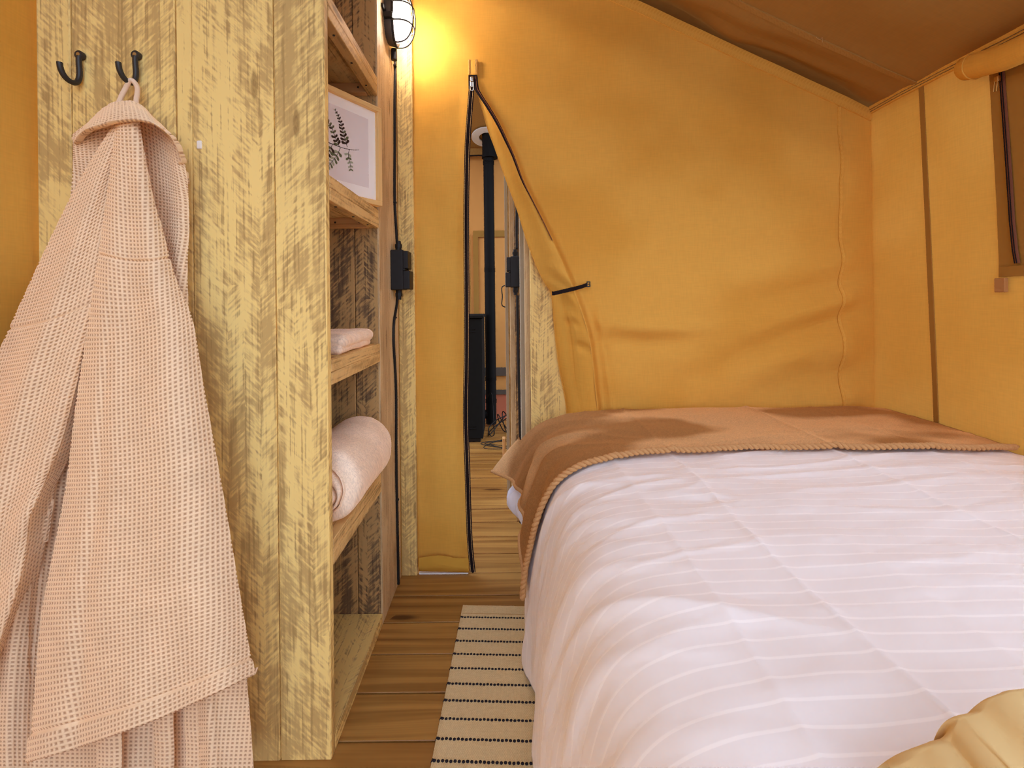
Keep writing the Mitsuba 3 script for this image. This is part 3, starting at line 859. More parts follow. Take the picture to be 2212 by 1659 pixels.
m = box((-FW + 0.048, 0.052, 0.0061), (-0.044, FH - 0.046, 0.0066), 0.0001); m.apply_transform(Mf)
pk = part(fr, 'print', m, 'paper_print')


def leaf(x, y, ang, ln, wd, z=0.0069):
    t = np.linspace(0, np.pi, 7)
    top = np.stack([(1 - np.cos(t)) / 2 * ln, np.sin(t) * wd * (1 + 0.25 * np.sin(t * 4))], 1)
    pts = np.vstack([top, (top * [1, -0.8])[-2:0:-1]])
    c, s_ = math.cos(ang), math.sin(ang)
    q = np.stack([x + pts[:, 0] * c - pts[:, 1] * s_, y + pts[:, 0] * s_ + pts[:, 1] * c, np.full(len(pts), z)], 1)
    q = np.vstack([q, [[x + 0.5 * ln * c, y + 0.5 * ln * s_, z + 0.0003]]])
    n_ = len(pts)
    return trimesh.Trimesh(q, [[i, (i + 1) % n_, n_] for i in range(n_)], process=False)


def local(u, v):
    """Point of the print's plane (local x, y) seen at pixel (u, v)."""
    o = np.array([0, 0, H]); dd = W(u, v, 1.0) - o
    c = Mf[:3, 3] + nrm * 0.0066
    k = ((c - o) @ nrm) / (dd @ nrm)
    q = o + dd * k - Mf[:3, 3]
    return q @ dirv, q[2]


dark, green, pale = [], [], []


def frond(px, n, l0, l1, style, tipdark=True):
    q = np.array([local(*p) for p in px])
    c = curve(q, n)
    tan = np.gradient(c, axis=0)
    dark.append(tube(np.c_[c, np.full(n, 0.0071)], 0.0007, 5))
    for i in range(1, n):
        f = i / (n - 1)
        an = math.atan2(tan[i, 1], tan[i, 0])
        ln = l0 + (l1 - l0) * f
        for sd in (-1, 1):
            m = leaf(c[i, 0], c[i, 1], an + sd * (0.95 + 0.2 * rng.random()), ln * rng.uniform(0.85, 1.1), ln * 0.26, 0.0069 + 0.0002 * rng.random())
            (style[rng.randrange(len(style))]).append(m)


frond([(750, 318), (742, 290), (735, 262), (724, 238)], 12, 0.019, 0.005, [dark, dark, green])
frond([(734, 318), (725, 300), (716, 275), (706, 262)], 9, 0.017, 0.009, [dark, green])
frond([(755, 322), (752, 338), (756, 352), (758, 366)], 6, 0.017, 0.010, [green, pale])
frond([(735, 320), (727, 336), (718, 348), (710, 358)], 7, 0.020, 0.012, [green, pale])
frond([(718, 312), (712, 325), (706, 335)], 5, 0.02, 0.014, [dark, green])
qs = np.array([local(*p) for p in [(700, 306), (715, 310), (735, 318), (755, 323), (775, 324)]])
dark.append(tube(np.c_[curve(qs, 20), np.full(20, 0.0072)], np.linspace(0.0013, 0.0006, 20), 6))
for nm, ms, mt in (('fern_dark_leaves', dark, 'ink_dark'), ('fern_green_leaves', green, 'ink_green'), ('fern_pale_leaves', pale, 'ink_pale')):
    m = join(*ms); m.apply_transform(Mf)
    part(pk, nm, m, mt)

# folded towel
tw = thing('folded_towel', 'folded pale pink towel lying flat on the middle shelf', 'towel')


def soft_slab(lo, hi, r, seed, amp=0.004):
    m = rbox(np.array(lo), np.array(hi), r, 3)
    m = m.subdivide_to_size(0.014)
    p = np.array(m.vertices)
    n = np.array(trimesh.Trimesh(p, m.faces, process=False).vertex_normals)
    d = amp * 2 * (meshkit.fbm(p * 16, 3, seed) - 0.5)
    nx = n * d[:, None]
    q = p + nx
    q[:, 2] = np.maximum(q[:, 2], lo[2])
    return trimesh.Trimesh(q, m.faces, process=False)


def planar_uv(m, k=(1, 0, 0), l=(0, 1, 0.6)):
    v = np.array(m.vertices)
    return np.stack([v @ np.array(k, float), v @ np.array(l, float)], 1)


zt = SH[2]
for i, (a_, b_) in enumerate(((0.0005, 0.024), (0.016, 0.056))):
    m = soft_slab((-0.80, 1.19 + 0.006 * i, zt + a_), (-0.432 + 0.010 * i, 1.465, zt + b_), 0.012 + 0.008 * i, 3 + i, 0.005)
    part(tw, 'fold', m, 'towel_pink', True, planar_uv(m))

# rolled blanket
rb = thing('rolled_blanket', 'thick rolled pale pink fleece blanket with its spiral end showing on the lower shelf', 'blanket')
yc0, yc1, xr_, zr_, RR = 1.135, 1.488, -0.474, SH[1] + 0.1035, 0.103
ny, nth = 50, 97
yy = np.linspace(0, 1, ny)
th = np.linspace(0, 2 * np.pi, nth)
endr = lambda q: np.sqrt(np.clip(1 - np.clip(1 - q / 0.10, 0, 1) ** 2.2, 0, 1)) * 0.30 + 0.70
rad = RR * np.minimum(endr(yy), endr(1 - yy))[:, None] * (1 + 0.035 * np.sin(2 * th[None] + 0.6) - 0.03 * np.maximum(0, -np.sin(th[None])) ** 3)
rad = rad + 0.010 * nz(np.cos(th)[None] * 1.6, np.sin(th)[None] * 1.6, yy[:, None] * 2.4, s=77, o=3)
# overlap edge of the outer layer
rad = rad - 0.007 * gauss(th[None] - 3.9, 0.07)
Pr = np.stack([xr_ + rad * np.cos(th), yc0 + (yc1 - yc0) * yy[:, None] + 0 * rad, np.maximum(zr_ + rad * np.sin(th), SH[1] + 0.0008)], -1)
body = grid(Pr, True)
nr_ = 110
rr = np.linspace(1, 0.0, nr_)
ends = []
for side in (0, -1):
    ringp = Pr[side]
    c0 = ringp.mean(0)
    cc = c0 + ([0.034, 0, -0.030] if side == 0 else [0, 0, 0])
    q_ = rr[:, None] * np.ones_like(th)[None]
    C = np.where((q_ > 0)[..., None], cc + (ringp - cc)[None] * q_[..., None], cc)
    C[..., 1] = c0[1]
    ph = q_ * 2.35 - th[None] / (2 * np.pi) + 0.15
    fr_ = ph - np.floor(ph)
    groove = np.exp(-((np.minimum(fr_, 1 - fr_)) / 0.085) ** 2)
    wob = 0.008 * nz(C[..., 0] * 18, C[..., 2] * 18, 0 * q_, s=81, o=2)
    lip = 0.014 * np.sin(np.pi * fr_) ** 0.6
    ax = (0.045 * groove * np.clip((0.90 - q_) / 0.08, 0, 1) * np.clip((q_ - 0.05) * 10, 0, 1) - lip * np.clip((0.97 - q_) / 0.1, 0, 1) + wob) * (1 if side == 0 else -1)
    C[..., 1] += ax * np.clip((1 - q_) * 12, 0, 1)
    ends.append(grid(C, side != 0))
m = join(body, *ends)
part(rb, 'roll', m, 'towel_pink', True, planar_uv(m))

# ------------------------------------------------------------------ lamp, cable, sockets
lamp = thing('bulkhead_lamp', 'lit bulkhead lamp with wire cage on the board above the black socket box', 'lamp')
LY, LZ = 1.660, 2.112


def stadium(hy, hz, n=40, p=2.6):
    t = np.linspace(0, 2 * np.pi, n, endpoint=False)
    c, s_ = np.cos(t), np.sin(t)
    return np.stack([hy * np.sign(c) * np.abs(c) ** (2 / p), hz * np.sign(s_) * np.abs(s_) ** (2 / p)], 1)


def loft_x(rings):
    """Closed mesh through rings of (x, outline in y-z)."""
    n = len(rings[0][1])
    v = np.vstack([np.c_[np.full(n, x), o[:, 0] + LY, o[:, 1] + LZ] for x, o in rings])
    f = []
    for i in range(len(rings) - 1):
        for j in range(n):
            j2 = (j + 1) % n
            f += [[i * n + j, (i + 1) * n + j2, i * n + j2], [i * n + j, (i + 1) * n + j, (i + 1) * n + j2]]
    v = np.vstack([v, [[rings[0][0], LY, LZ]], [[rings[-1][0], LY, LZ]]])
    for j in range(n):
        j2 = (j + 1) % n
        f += [[len(v) - 2, j, j2], [len(v) - 1, (len(rings) - 1) * n + j2, (len(rings) - 1) * n + j]]
    m = trimesh.Trimesh(v, f, process=False)
    m.fix_normals()
    return m


part(lamp, 'base', loft_x([(XF, stadium(0.050, 0.082)), (XF + 0.004, stadium(0.052, 0.086)), (XF + 0.022, stadium(0.055, 0.092)), (XF + 0.026, stadium(0.054, 0.090))]), 'plastic_grey', 35)
part(lamp, 'rim', loft_x([(XF + 0.026, stadium(0.054, 0.094)), (XF + 0.034, stadium(0.054, 0.094)), (XF + 0.036, stadium(0.050, 0.088))]), 'plastic_black', 35)
gl = []
for q in np.linspace(0, 1, 12):
    k = math.sqrt(max(1 - q ** 2.6, 0.0)) if q < 1 else 0.05
    gl.append((XF + 0.034 + 0.054 * q, stadium(0.044 * max(k, 0.05) ** 0.7, 0.078 * max(k, 0.05) ** 0.7)))
scene[f'{lamp}__glass_globe'] = ply(loft_x(gl), 'white_paint', 40, em={'type': 'area', 'radiance': {'type': 'rgb', 'value': [LAMP_POWER * 1.0, LAMP_POWER * 0.83, LAMP_POWER * 0.72]}})
labels[f'{lamp}__glass_globe'] = {'label': 'glowing ribbed glass globe'}
cg = []
t = np.linspace(0, np.pi, 40)
for oy in (-0.020, 0.020):
    cg.append(tube(np.stack([XF + 0.028 + 0.070 * np.sin(t) ** 0.6, LY + oy + 0 * t, LZ + 0.092 * np.cos(t)], 1), 0.0029, 8))
for oz in (-0.030, 0.036):
    cg.append(tube(np.stack([XF + 0.028 + 0.069 * np.sin(t) ** 0.6, LY + 0.054 * np.cos(t), LZ + oz + 0 * t], 1), 0.0029, 8))
for i, m in enumerate(cg):
    part(lamp, 'cage_wire', m, 'iron_black', True)
for sz_ in (-0.02, 0.06):
    part(lamp, 'clip', box((XF + 0.004, LY - 0.068, LZ + sz_ - 0.008), (XF + 0.034, LY - 0.050, LZ + sz_ + 0.010), 0.002), 'plastic_black')
part(lamp, 'mounting_lug', rbox((XF, LY - 0.085, LZ - 0.006), (XF + 0.008, LY - 0.045, LZ + 0.010), 0.0035), 'plastic_black', 30)
part(lamp, 'cable_gland', cyl([XF + 0.014, 1.70, LZ - 0.125], [XF + 0.014, 1.70, LZ - 0.085], 0.011, 16), 'plastic_black', 30)

CR = 0.0048


def cable(name, label, pts, group=None, r=CR):
    k = thing(name, label, 'cable', group)
    part(k, 'cord', tube(pts, r, 8, 90), 'plastic_black', True)
    return k


def on_board(u, v):
    """Point on the front board (x = XF) behind pixel (u, v)."""
    o = np.array([0, 0, H]); dd = W(u, v, 1.0) - o
    return o + dd * ((XF + CR) / dd[0])


ck1 = cable('cable', 'black cable running down from the lamp to the socket box on the board',
            [np.array([XF + 0.010, 1.70, LZ - 0.11]), on_board(853, 110), on_board(853, 200), on_board(853, 320), on_board(853, 440), on_board(855, 480), on_board(858, 528)])
ck2 = cable('cable', 'black cable running from the socket box down the board to the floor',
            [on_board(858, 636), on_board(857, 660), on_board(852, 690), on_board(854, 800), on_board(856, 950), on_board(858, 1100), on_board(860, 1200), on_board(861, 1262)])
for ck_, vs in ((ck1, (142, 437)), (ck2, (686, 1080))):
    for v in vs:
        c = on_board(853 if v < 900 else 858, v)
        part(ck_, 'cable_clip', box(c + [-0.0045, -0.008, -0.003], c + [0.006, 0.008, 0.003], 0.001), 'plastic_black')


def socket_box(label, M):
    """Double outdoor socket, built on the plane x = 0 facing +x, long axis z."""
    k = thing('socket_box', label, 'socket')

    def pt(nm, m, mat='plastic_black', sm=30):
        m = m.copy(); m.apply_transform(M); m.fix_normals()
        part(k, nm, m, mat, sm)
    pt('housing', rbox((0, -0.037, -0.074), (0.046, 0.037, 0.074), 0.004))
    pt('cover', rbox((0.044, -0.034, 0.004), (0.064, 0.034, 0.070), 0.004))
    pt('cover', rbox((0.044, -0.034, -0.072), (0.070, 0.034, -0.003), 0.004))
    pt('hinge', cyl([0.050, -0.036, 0.0005], [0.050, 0.036, 0.0005], 0.004, 12))
    for s_ in (-1, 1):
        pt('cable_gland', join(cyl([0.022, 0, s_ * 0.073], [0.022, 0, s_ * 0.085], 0.0115, 18), cyl([0.022, 0, s_ * 0.085], [0.022, 0, s_ * 0.098], 0.0135, 8), cyl([0.022, 0, s_ * 0.098], [0.022, 0, s_ * 0.110], 0.009, 16)))
    return k


cbx = on_board(858, 586)
M = np.eye(4); M[:3, 3] = [XF, 1.703, cbx[2] - 0.0]
socket_box('black double socket box on the board below the lamp', M)

# ------------------------------------------------------------------ bed
bed = thing('bed', 'double bed with white mattress and pale frame under the duvet', 'bed')
part(bed, 'mattress', rbox((0.165, -0.30, 0.36), (1.44, 1.72, 0.585), 0.05), 'sheet_white', 40)
part(bed, 'base', box((0.125, -0.28, 0.20), (1.43, 1.70, 0.36), 0.006), 'white_paint')
for x_ in (0.062, 1.36):
    for y_ in (-0.2, 1.655):
        x_ = 0.13 if y_ < 0 and x_ < 1 else x_
        part(bed, 'leg', box((x_, y_, 0.0), (x_ + 0.045, y_ + 0.045, 0.20), 0.004), 'white_paint')
xx = np.linspace(0, 1, 40); yy = np.linspace(0, 1, 40)
A, B = np.meshgrid(xx, yy)
ypos = 1.52 + 0.24 * A
zz_ = 0.42 - 0.19 * B - 0.02 * np.sin(A * 9)
xx_ = 0.100 - 0.090 * np.sin(np.pi * np.clip(B * 1.05, 0, 1)) * np.clip(A * 1.6, 0.2, 1) + 0.012 * np.sin(A * 22 + B * 5)
part(bed, 'sheet_corner', grid(np.stack([xx_, ypos, zz_], -1)), 'sheet_white', True)

PROF = np.array([(0.075, 0.030), (0.068, 0.10), (0.066, 0.20), (0.070, 0.32), (0.084, 0.42), (0.100, 0.495), (0.133, 0.572), (0.180, 0.612), (0.25, 0.632), (0.40, 0.642), (0.70, 0.648), (1.05, 0.646), (1.35, 0.640), (1.452, 0.630)])
_pl = np.r_[0, np.cumsum(np.linalg.norm(np.diff(PROF, axis=0), axis=1))]
PX, PZ = PchipInterpolator(_pl, PROF[:, 0]), PchipInterpolator(_pl, PROF[:, 1])
PL = _pl[-1]


def bed_surface(q, y, off=0.0, wr=1.0):
    """Point of the duvet's surface: q metres from the hem along the profile, y along the bed."""
    q = np.clip(q, 0, PL)
    x, z = PX(q), PZ(q)
    e = 1e-3
    tx, tz = PX(np.clip(q + e, 0, PL)) - PX(np.clip(q - e, 0, PL)), PZ(np.clip(q + e, 0, PL)) - PZ(np.clip(q - e, 0, PL))
    L = np.hypot(tx, tz)
    nx, nzv = -tz / L, tx / L
    side = np.clip((0.72 - q) / 0.25, 0, 1)
    top = 1 - side
    d = side * (0.026 * nz(q * 2.2, y * 7.5 + q * 1.5, 0 * q, s=101, o=3) + 0.013 * nz(q * 4, y * 22 + q * 6, 0 * q, s=103, o=2))
    d = d + top * (0.022 * nz(q * 2.6, y * 2.4, 0 * q, s=105, o=2) + 0.009 * nz(q * 4.5 + y * 3, y * 11.0 - q * 2, 0 * q, s=107, o=3))
    # ironed creases along the bed, rumples towards its foot and over the left edge
    for x0, am, wd in ((0.300, 0.0035, 0.010), (0.452, 0.0050, 0.009), (0.60, 0.0020, 0.02), (0.913, 0.0060, 0.011), (1.16, 0.003, 0.012)):
        xm = x + 0.006 * np.sin(y * 7 + x0 * 20)
        d = d + wr * am * np.exp(-np.abs(xm - x0) / wd) * (0.5 + meshkit.noise(np.stack([y * 5, x0 + 0 * y, 0 * y], -1), 3))
    rid = 0.5 - np.abs(nz(q * 1.6 + 2, y * 10.0 + q * 4.0, 0 * q, s=109, o=2)) * 3
    d = d + wr * 0.012 * np.clip(rid, -0.2, 0.5) * np.clip((0.95 - q) / 0.3, 0, 1)
    rid = 0.5 - np.abs(nz(q * 3.0 + y * 2, y * 12.0 - q * 1.5, 0 * q, s=111, o=2)) * 4
    d = d + wr * 0.008 * np.clip(rid, -0.2, 0.5) * top * (0.35 + 0.65 * gauss(y - 1.15, 0.25))
    d = d + off
    return np.stack([x + nx * d, y + 0 * x, z + nzv * d], -1)


dv = thing('duvet', 'white striped satin duvet spread over the bed', 'duvet')
Q, Yq = np.meshgrid(np.linspace(0, PL, 330), np.linspace(-0.42, 1.50, 420))
low = np.clip((0.10 - Q) / 0.10, 0, 1)
Pd = bed_surface(Q, Yq)
# the loose hem near the foot swings out
Pd[..., 0] -= 0.022 * gauss(Yq - 1.33, 0.10) * np.clip((0.42 - Q) / 0.42, 0, 1) ** 1.3
Pd[..., 0] += 0.012 * np.sin(Yq * 23) * low
Pd[..., 2] += 0.012 * np.sin(Yq * 7 + 1) * low
Pd[..., 2] = np.maximum(Pd[..., 2], 0.024)
part(dv, 'cover', shell(Pd, 0.008), 'duvet_cotton', True, np.tile(np.stack([Q.ravel(), Yq.ravel()], 1), (2, 1)))

bl = thing('throw_blanket', 'brown fleece throw with corded edge across the foot of the bed', 'blanket')
# profile coordinate runs from the hanging edge over the top to the wall
nq, nyb = 330, 150
qn = np.linspace(0, 1, nq)
yn_q = PchipInterpolator([0.0, 0.25, 0.40, 0.46, 0.6, 0.9, 1.2, 1.5, 1.75, PL], [1.285, 1.27, 1.235, 1.215, 1.22, 1.255, 1.27, 1.235, 1.25, 1.30])
tv = np.linspace(0, 1, nyb)
Pbk = np.zeros((nyb, nq, 3)); UVb = np.zeros((nyb, nq, 2))
for i, t_ in enumerate(tv):
    # lowest point of the hanging edge: low at the near corner, higher towards the foot
    q0 = np.interp(t_, [0, 0.10, 0.22, 0.40, 0.65, 1.0], [0.215, 0.225, 0.315, 0.36, 0.37, 0.35])
    q = q0 + (PL - q0) * qn ** 1.15
    y = yn_q(q) + (1.785 - yn_q(q)) * t_
    p = bed_surface(q, y, 0.015, 1.0)
    hang = np.clip((0.62 - q) / 0.30, 0, 1)
    p[:, 0] -= hang ** 1.3 * (0.115 * t_ ** 4 + 0.004) - 0.0
    p[:, 2] += hang * 0.03 * t_
    p[:, 0] -= 0.008 * gauss(y - 1.33, 0.10) * np.clip((0.42 - q) / 0.42, 0, 1) ** 1.3
    fold = np.clip((0.75 - q) / 0.3, 0, 1)
    w_ = (0.8 + np.sin(t_ * 26 + 2.0 * np.sin(q * 5))) * fold * (1 - 0.55 * t_) * min(1.0, 0.1 + t_ * 7)
    p[:, 0] -= 0.013 * w_
    p[:, 2] += 0.004 * w_ * 0.5
    # shallow drag folds on top
    p[:, 2] += 0.004 * np.sin(t_ * 16 + q * 9) * np.clip(1 - np.abs(q - 0.9) / 0.5, 0, 1) * (1 - t_)
    p[:, 2] -= 0.05 * np.clip((t_ - 0.9) / 0.1, 0, 1) ** 2 * (q > 0.5)
    Pbk[i] = p; UVb[i] = np.stack([q, y], 1)
part(bl, 'fleece', shell(Pbk, 0.004), 'blanket_brown', True, np.tile(UVb.reshape(-1, 2), (2, 1)))
# corded trim along the near edge
edge = Pbk[0] + [0, -0.004, 0.003]
tl = np.r_[0, np.cumsum(np.linalg.norm(np.diff(edge, axis=0), axis=1))]
nt_ = 900
te = np.linspace(0, tl[-1], nt_)
ec = np.stack([np.interp(te, tl, edge[:, k]) for k in range(3)], 1)
tg = np.gradient(ec, axis=0); tg /= np.linalg.norm(tg, axis=1, keepdims=True)
e1 = np.cross(tg, [0, 1, 0.2]); e1 /= np.linalg.norm(e1, axis=1, keepdims=True); e2 = np.cross(tg, e1)
for ph in (0, np.pi):
    an = te / 0.030 * 2 * np.pi + ph
    part(bl, 'corded_trim', tube(ec + 0.0038 * (np.cos(an)[:, None] * e1 + np.sin(an)[:, None] * e2), 0.0054, 7), 'blanket_trim', True)
hemc = Pbk[:, 0]
part(bl, 'hem', tube(np.concatenate([hemc[:1] + [0, -0.003, 0], hemc]), 0.0065, 8), 'blanket_trim', True)

# beige cushion at the near right corner
cu = thing('cushion', 'rumpled beige cushion in the near right corner of the bed', 'cushion')
nu_, nv_ = 120, 90
top_px = [(1926, 1662), (1985, 1630), (2020, 1610), (2052, 1604), (2062, 1572), (2080, 1552), (2115, 1540), (2150, 1510), (2180, 1497), (2230, 1490), (2300, 1480), (2420, 1500), (2560, 1560)]
tc = curve(top_px, nu_)
dn = 0.37
tw_ = W(tc[:, 0], tc[:, 1], dn)
tw_[:, 2] = np.maximum(tw_[:, 2], 0.672)
k = np.linspace(0, 1, nu_)
fold = 0.006 * np.sin(k * 30 + 2 * np.sin(k * 7)) + 0.003 * np.sin(k * 67)
Pcu = np.zeros((2 * nv_, nu_, 3))
for j, a_ in enumerate(np.linspace(-np.pi / 2, np.pi / 2, 2 * nv_)):
    down = (tw_[:, 2] - 0.662) * (1 - np.cos(a_) ** 0.7)
    oy = np.sin(a_) * ((0.045 + 0.06 * abs(np.sin(a_))) if a_ < 0 else 0.016) + (fold * abs(np.sin(2 * a_)) if a_ < 0 else 0 * fold)
    Pcu[j] = tw_ + np.stack([0.006 * np.sin(k * 41 + 3 * a_) * abs(np.sin(a_)), oy, -down], 1)
m = grid(Pcu, True)
part(cu, 'cover', m, 'cushion_beige', True, planar_uv(m, (1, 0, 0), (0, 0.3, 1)))

# ------------------------------------------------------------------ rug
rug = thing('rug', 'cream woven rug with black dashed stripes on the plank floor beside the bed', 'rug')
RM = T  # local frame: x across, y along the room, slightly turned
ra = math.atan((0.0231) / 0.555)
pc = W(1000, 1311, 1058.4 / 661)


def rug_pt(x, y, z):
    """x from the left edge, y from the far edge towards the camera."""
    x, y, z = np.broadcast_arrays(np.asarray(x, float), np.asarray(y, float), np.asarray(z, float))
    c, s_ = math.cos(ra), math.sin(ra)
    return np.stack([pc[0] + x * c - y * s_, pc[1] - y * c - x * s_, z], -1)


RW, RLn = 0.62, 1.15
A, B = np.meshgrid(np.linspace(0, RW, 60), np.linspace(0, RLn, 140))
Zt = 0.0085 + 0.0006 * np.sin(B * 31) + 0.0015 * gauss(B - 0.022, 0.004)
top = rug_pt(A, B, Zt)
edges = []
Pg = np.concatenate([rug_pt(A[:1], B[:1] - 0.001, 0 * A[:1] + 0.0012), top, rug_pt(A[-1:], B[-1:] + 0.001, 0 * A[:1] + 0.0012)], 0)
Pg = np.concatenate([Pg[:, :1] * [1, 1, 0] + [-0.001, 0, 0.0012], Pg, Pg[:, -1:] * [1, 1, 0] + [0.001, 0, 0.0012]], 1)
UVg = np.stack([np.concatenate([A[:, :1], A, A[:, -1:]], 1), np.concatenate([B[:, :1], B, B[:, -1:]], 1)], -1)
UVg = np.concatenate([UVg[:1], UVg, UVg[-1:]], 0)
part(rug, 'weave', grid(Pg, True), 'rug_wool', 30 if False else True, UVg.reshape(-1, 2))
part(rug, 'hem_seam', tube(rug_pt(np.linspace(0.004, RW, 40), 0.044, 0.0095), 0.0014, 5), 'thread_tan', True)
y_first = 1058.4 * (1.513e-3 - 1.4539e-3)
bead = trimesh.creation.icosphere(subdivisions=1, radius=1.0)
for i in range(14):
    yb_ = y_first + i * 0.0534
    ms = []
    for j in range(30):
        c = rug_pt(0.006 + j * 0.0098, yb_ + 0.0006 * math.sin(j * 2.1), 0.0095)
        m = bead.copy(); m.apply_scale([0.0040, 0.0034, 0.0022]); m.apply_translation(c)
        ms.append(m)
    ms.append(tube([rug_pt(0.010, yb_, 0.010), rug_pt(0.002, yb_ - 0.002, 0.0105), rug_pt(-0.001, yb_ + 0.003, 0.006)], 0.0018, 6))
    part(rug, 'stripe', join(*ms), 'rug_black', True)

# ------------------------------------------------------------------ the room behind the door
YF = 4.15
struct('wall_far', 'ochre canvas wall of the next room behind the stove')
X, Z = np.meshgrid(np.linspace(-2.6, 1.9, 60), np.linspace(0.23, 2.45, 50))
P = np.stack([X, YF - 0.02 * nz(X * 2, Z * 2, 0 * X, s=201, o=2), Z], -1)
part('wall_far', 'canvas_panel', grid(P), 'canvas_far', True)
X, Z = np.meshgrid(np.linspace(-2.6, 1.9, 60), np.linspace(-0.02, 0.235, 10))
part('wall_far', 'skirt', grid(np.stack([X, YF - 0.006 - 0.02 * nz(X * 6, Z * 6, 0 * X, s=203, o=2), Z], -1)), 'canvas_red', True)


def far_band(u0, v0, u1, v1, mat, nm='webbing'):
    a_, b_ = W(u0, v0, YF), W(u1, v1, YF)
    part('wall_far', nm, box((min(a_[0], b_[0]), YF - 0.020, min(a_[2], b_[2])), (max(a_[0], b_[0]), YF - 0.013, max(a_[2], b_[2])), 0.001), mat)


far_band(900, 795, 1400, 808, 'webbing_grey')
far_band(900, 843, 1400, 848, 'webbing_grey')
far_band(1022, 499, 1300, 510, 'canvas_dark', 'window_border')
far_band(1022, 510, 1035, 700, 'canvas_dark', 'window_border')
far_band(1016, 507, 1019, 900, 'canvas_dark', 'seam_band')
struct('ceiling_next_room', 'sloping canvas roof of the next room')
zf0 = 2.45
X, Y = np.meshgrid(np.linspace(-1.2, 1.2, 60), np.linspace(3.1, YF + 0.2, 60))
Zn = zf0 + (YF - Y) * 0.28 + 0.02 * nz(X * 2, Y * 2, 0 * X, s=211, o=2)
part('ceiling_next_room', 'canvas_panel', grid(np.stack([X, Y, Zn], -1), True), 'canvas_roof', True)
xs = np.linspace(-1.2, 1.2, 80)
vz = np.stack([np.stack([xs, YF - 0.06 + 0 * xs, zf0 + 0.01 + 0 * xs], 1), np.stack([xs, YF - 0.065 + 0 * xs, zf0 - 0.07 - 0.012 * np.sin(xs * 7)], 1)], 0)
vk = part('ceiling_next_room', 'valance', grid(vz, True), 'canvas_roof', True)
part(vk, 'edging', tube(vz[1], 0.006, 6), 'tape_black', True)

# stove
st = thing('stove', 'tall black pellet stove standing in the next room', 'stove')
sx1 = float(W(1042, 800, 3.46)[0]); sx0 = sx1 - 0.46
sy0 = 3.46
part(st, 'cabinet', rbox((sx0, sy0, 0.03), (sx1, sy0 + 0.42, 0.945), 0.006), 'stove_black', 30)
part(st, 'top_plate', rbox((sx0 - 0.012, sy0 - 0.012, 0.950), (sx1 + 0.012, sy0 + 0.43, 0.972), 0.006), 'stove_black', 30)
part(st, 'foot', box((sx0 + 0.02, sy0 + 0.02, 0.0), (sx1 - 0.02, sy0 + 0.40, 0.032), 0.003), 'plastic_black')
for z_ in (0.865, 0.845, 0.125, 0.105):
    part(st, 'vent_slot', rbox((sx1 - 0.11, sy0 - 0.003, z_ - 0.003), (sx1 - 0.05, sy0 + 0.004, z_ + 0.003), 0.0025), 'pipe_black', 30)
# flue pipe
fp = thing('stove_pipe', 'black flue pipe rising behind the stove to the roof', 'pipe')
fd = 3.93
fx = float(W(1059, 700, fd)[0])
fz_top = zf0 + (YF - fd) * 0.28
rp = 0.045
zb_ = 0.02
zsl = float(W(1059, 342, fd)[2])
part(fp, 'tube', cyl([fx, fd, zb_], [fx, fd, zsl + 0.02], rp, 36), 'pipe_black', 30)
part(fp, 'insulated_sleeve', join(cyl([fx + 0.01, fd, zsl + 0.015], [fx + 0.01, fd, fz_top + 0.3], 0.064, 36), cyl([fx + 0.01, fd, zsl], [fx + 0.01, fd, zsl + 0.02], 0.068, 36)), 'pipe_black', 30)
for v_ in (583, 352, 818, 866):
    z_ = float(W(1059, v_, fd)[2])
    for o in (-0.012, 0.0, 0.012):
        part(fp, 'collar', cyl([fx, fd, z_ + o - 0.0025], [fx, fd, z_ + o + 0.0025], rp + 0.004, 36), 'pipe_black', 30)
zt_ = float(W(1059, 895, fd)[2])
part(fp, 'elbow', cyl([fx, fd, zt_], [sx1 - 0.02, fd, zt_], 0.036, 28), 'pipe_black', 30)
fl = thing('roof_flange', 'round white flange where the flue pipe passes the roof', 'flange')
m = trimesh.creation.annulus(0.070, 0.135, 0.012, sections=40)
m.apply_transform(trimesh.transformations.rotation_matrix(-math.atan(0.28), [1, 0, 0]))
m.apply_translation([fx - 0.01, fd - 0.0, fz_top - 0.012])
part(fl, 'ring', m, 'white_paint', 30)
# cords on the floor of the next room
r2 = random.Random(4)
for i, (cx, cy, n_, w_, lab) in enumerate(((-0.06, 3.72, 14, 0.13, 'black cord tangled around the foot of the flue pipe'), (-0.05, 3.38, 12, 0.14, 'thin black cord coiled loosely on the floor before the stove'))):
    pts = [[cx + r2.uniform(-w_, w_) * 0.9, cy + r2.uniform(-w_, w_) * 1.1, 0.006 + (r2.random() ** 2) * (0.20 if i == 0 else 0.01)] for _ in range(n_)]
    pts[0][2] = pts[-1][2] = 0.006
    if i == 0:
        pts = [[sx1 + 0.02, 3.9, 0.25], [sx1 + 0.05, 3.85, 0.30], [sx1 + 0.07, 3.8, 0.1]] + pts
    k = thing('floor_cord', lab, 'cable')
    m = tube(pts, 0.004 if i == 0 else 0.0025, 7, 200)
    v_ = np.array(m.vertices); v_[:, 2] = np.maximum(v_[:, 2], 0.0015); m = trimesh.Trimesh(v_, m.faces, process=False)
    part(k, 'cord', m, 'plastic_black', True)

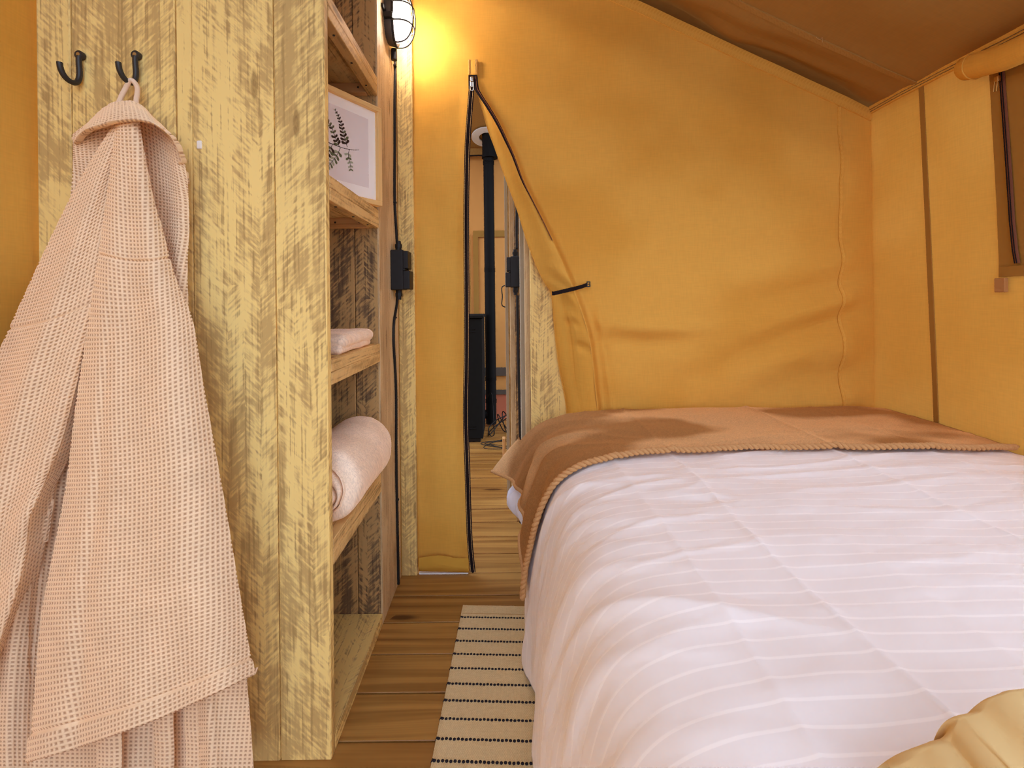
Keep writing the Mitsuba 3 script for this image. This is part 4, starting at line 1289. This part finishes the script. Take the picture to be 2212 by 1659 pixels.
# plank jamb right of the door and what stands behind it
struct('trim_3', 'weathered plank post right of the canvas door')
yj = 1.90
board('trim_3', 'plank', (float(W(1147, 800, yj)[0]), yj, 0), (float(W(1147, 800, yj)[0]) + 0.20, yj + 0.03, 2.4), (0, 0, 1), 'wood_pale', 0.003)
struct('trim_4', 'stepped frame of timber battens behind the plank post')
for (u0, u1, d_, dep, mt) in ((1134, 1149, 1.94, 0.05, 'wood_post'), (1124, 1134, 2.02, 0.06, 'grey_board'), (1112, 1126, 2.22, 0.05, 'wood_brown'), (1102, 1115, 2.30, 0.05, 'wood_post')):
    board('trim_4', 'batten', (float(W(u0, 700, d_)[0]), d_, 0), (float(W(u1, 700, d_)[0]) + 0.02, d_ + dep, 2.2), (0, 0, 1), mt, 0.002)
board('trim_4', 'wall_plank', (0.10, 2.40, 0), (0.90, 2.43, 2.2), (0, 0, 1), 'wood_brown', 0.002)
struct('door_1', 'pale plank door standing open in the next room')
dk0 = 2.5
board('door_1', 'leaf', (float(W(1093, 700, dk0)[0]), dk0, 0.02), (float(W(1104, 700, dk0)[0]), dk0 + 0.75, 1.98), (0, 0, 1), 'wood_shelf', 0.002)
board('door_1', 'edge', (float(W(1092, 700, dk0)[0]), dk0 - 0.012, 0.02), (float(W(1098, 700, dk0)[0]), dk0 - 0.001, 1.98), (0, 0, 1), 'grey_board', 0.001)
hx = float(W(1092, 640, dk0 + 0.05)[0]); hz = float(W(1092, 640, dk0 + 0.05)[2])
part('door_1', 'handle', tube([[hx, dk0 + 0.05, hz + 0.06], [hx - 0.016, dk0 + 0.05, hz + 0.055], [hx - 0.018, dk0 + 0.05, hz], [hx - 0.016, dk0 + 0.05, hz - 0.055], [hx, dk0 + 0.05, hz - 0.06]], 0.003, 8, 30), 'iron_black', True)
M = np.diag([-1.0, 1, 1, 1]); c2 = W(1112, 588, 2.20)
M[:3, 3] = [float(W(1123, 588, 2.20)[0]), 2.20, c2[2]]
socket_box('black double socket box on the post in the next room', M)
xq = float(W(1117, 588, 2.19)[0])
cable('cable', 'black cable hanging above the socket box in the next room', [[xq, 2.20, 2.0], [xq + 0.004, 2.195, 1.6], [xq, 2.20, c2[2] + 0.2], [xq, 2.20, c2[2] + 0.112]], r=0.006)
cable('cable', 'black cable hanging below the socket box in the next room', [[xq, 2.20, c2[2] - 0.112], [xq, 2.195, c2[2] - 0.2], [xq + 0.004, 2.19, 0.6], [xq + 0.004, 2.185, 0.01]], r=0.006)
bt = thing('wood_block', 'small pale wood block standing on the floor by the open door', 'block')
bp = W(1088, 988, 1058.4 / 340)
board(bt, 'block', (bp[0] - 0.008, bp[1] - 0.0, 0.0005), (bp[0] + 0.014, bp[1] + 0.05, 0.135), (0, 0, 1), 'wood_lath', 0.002)
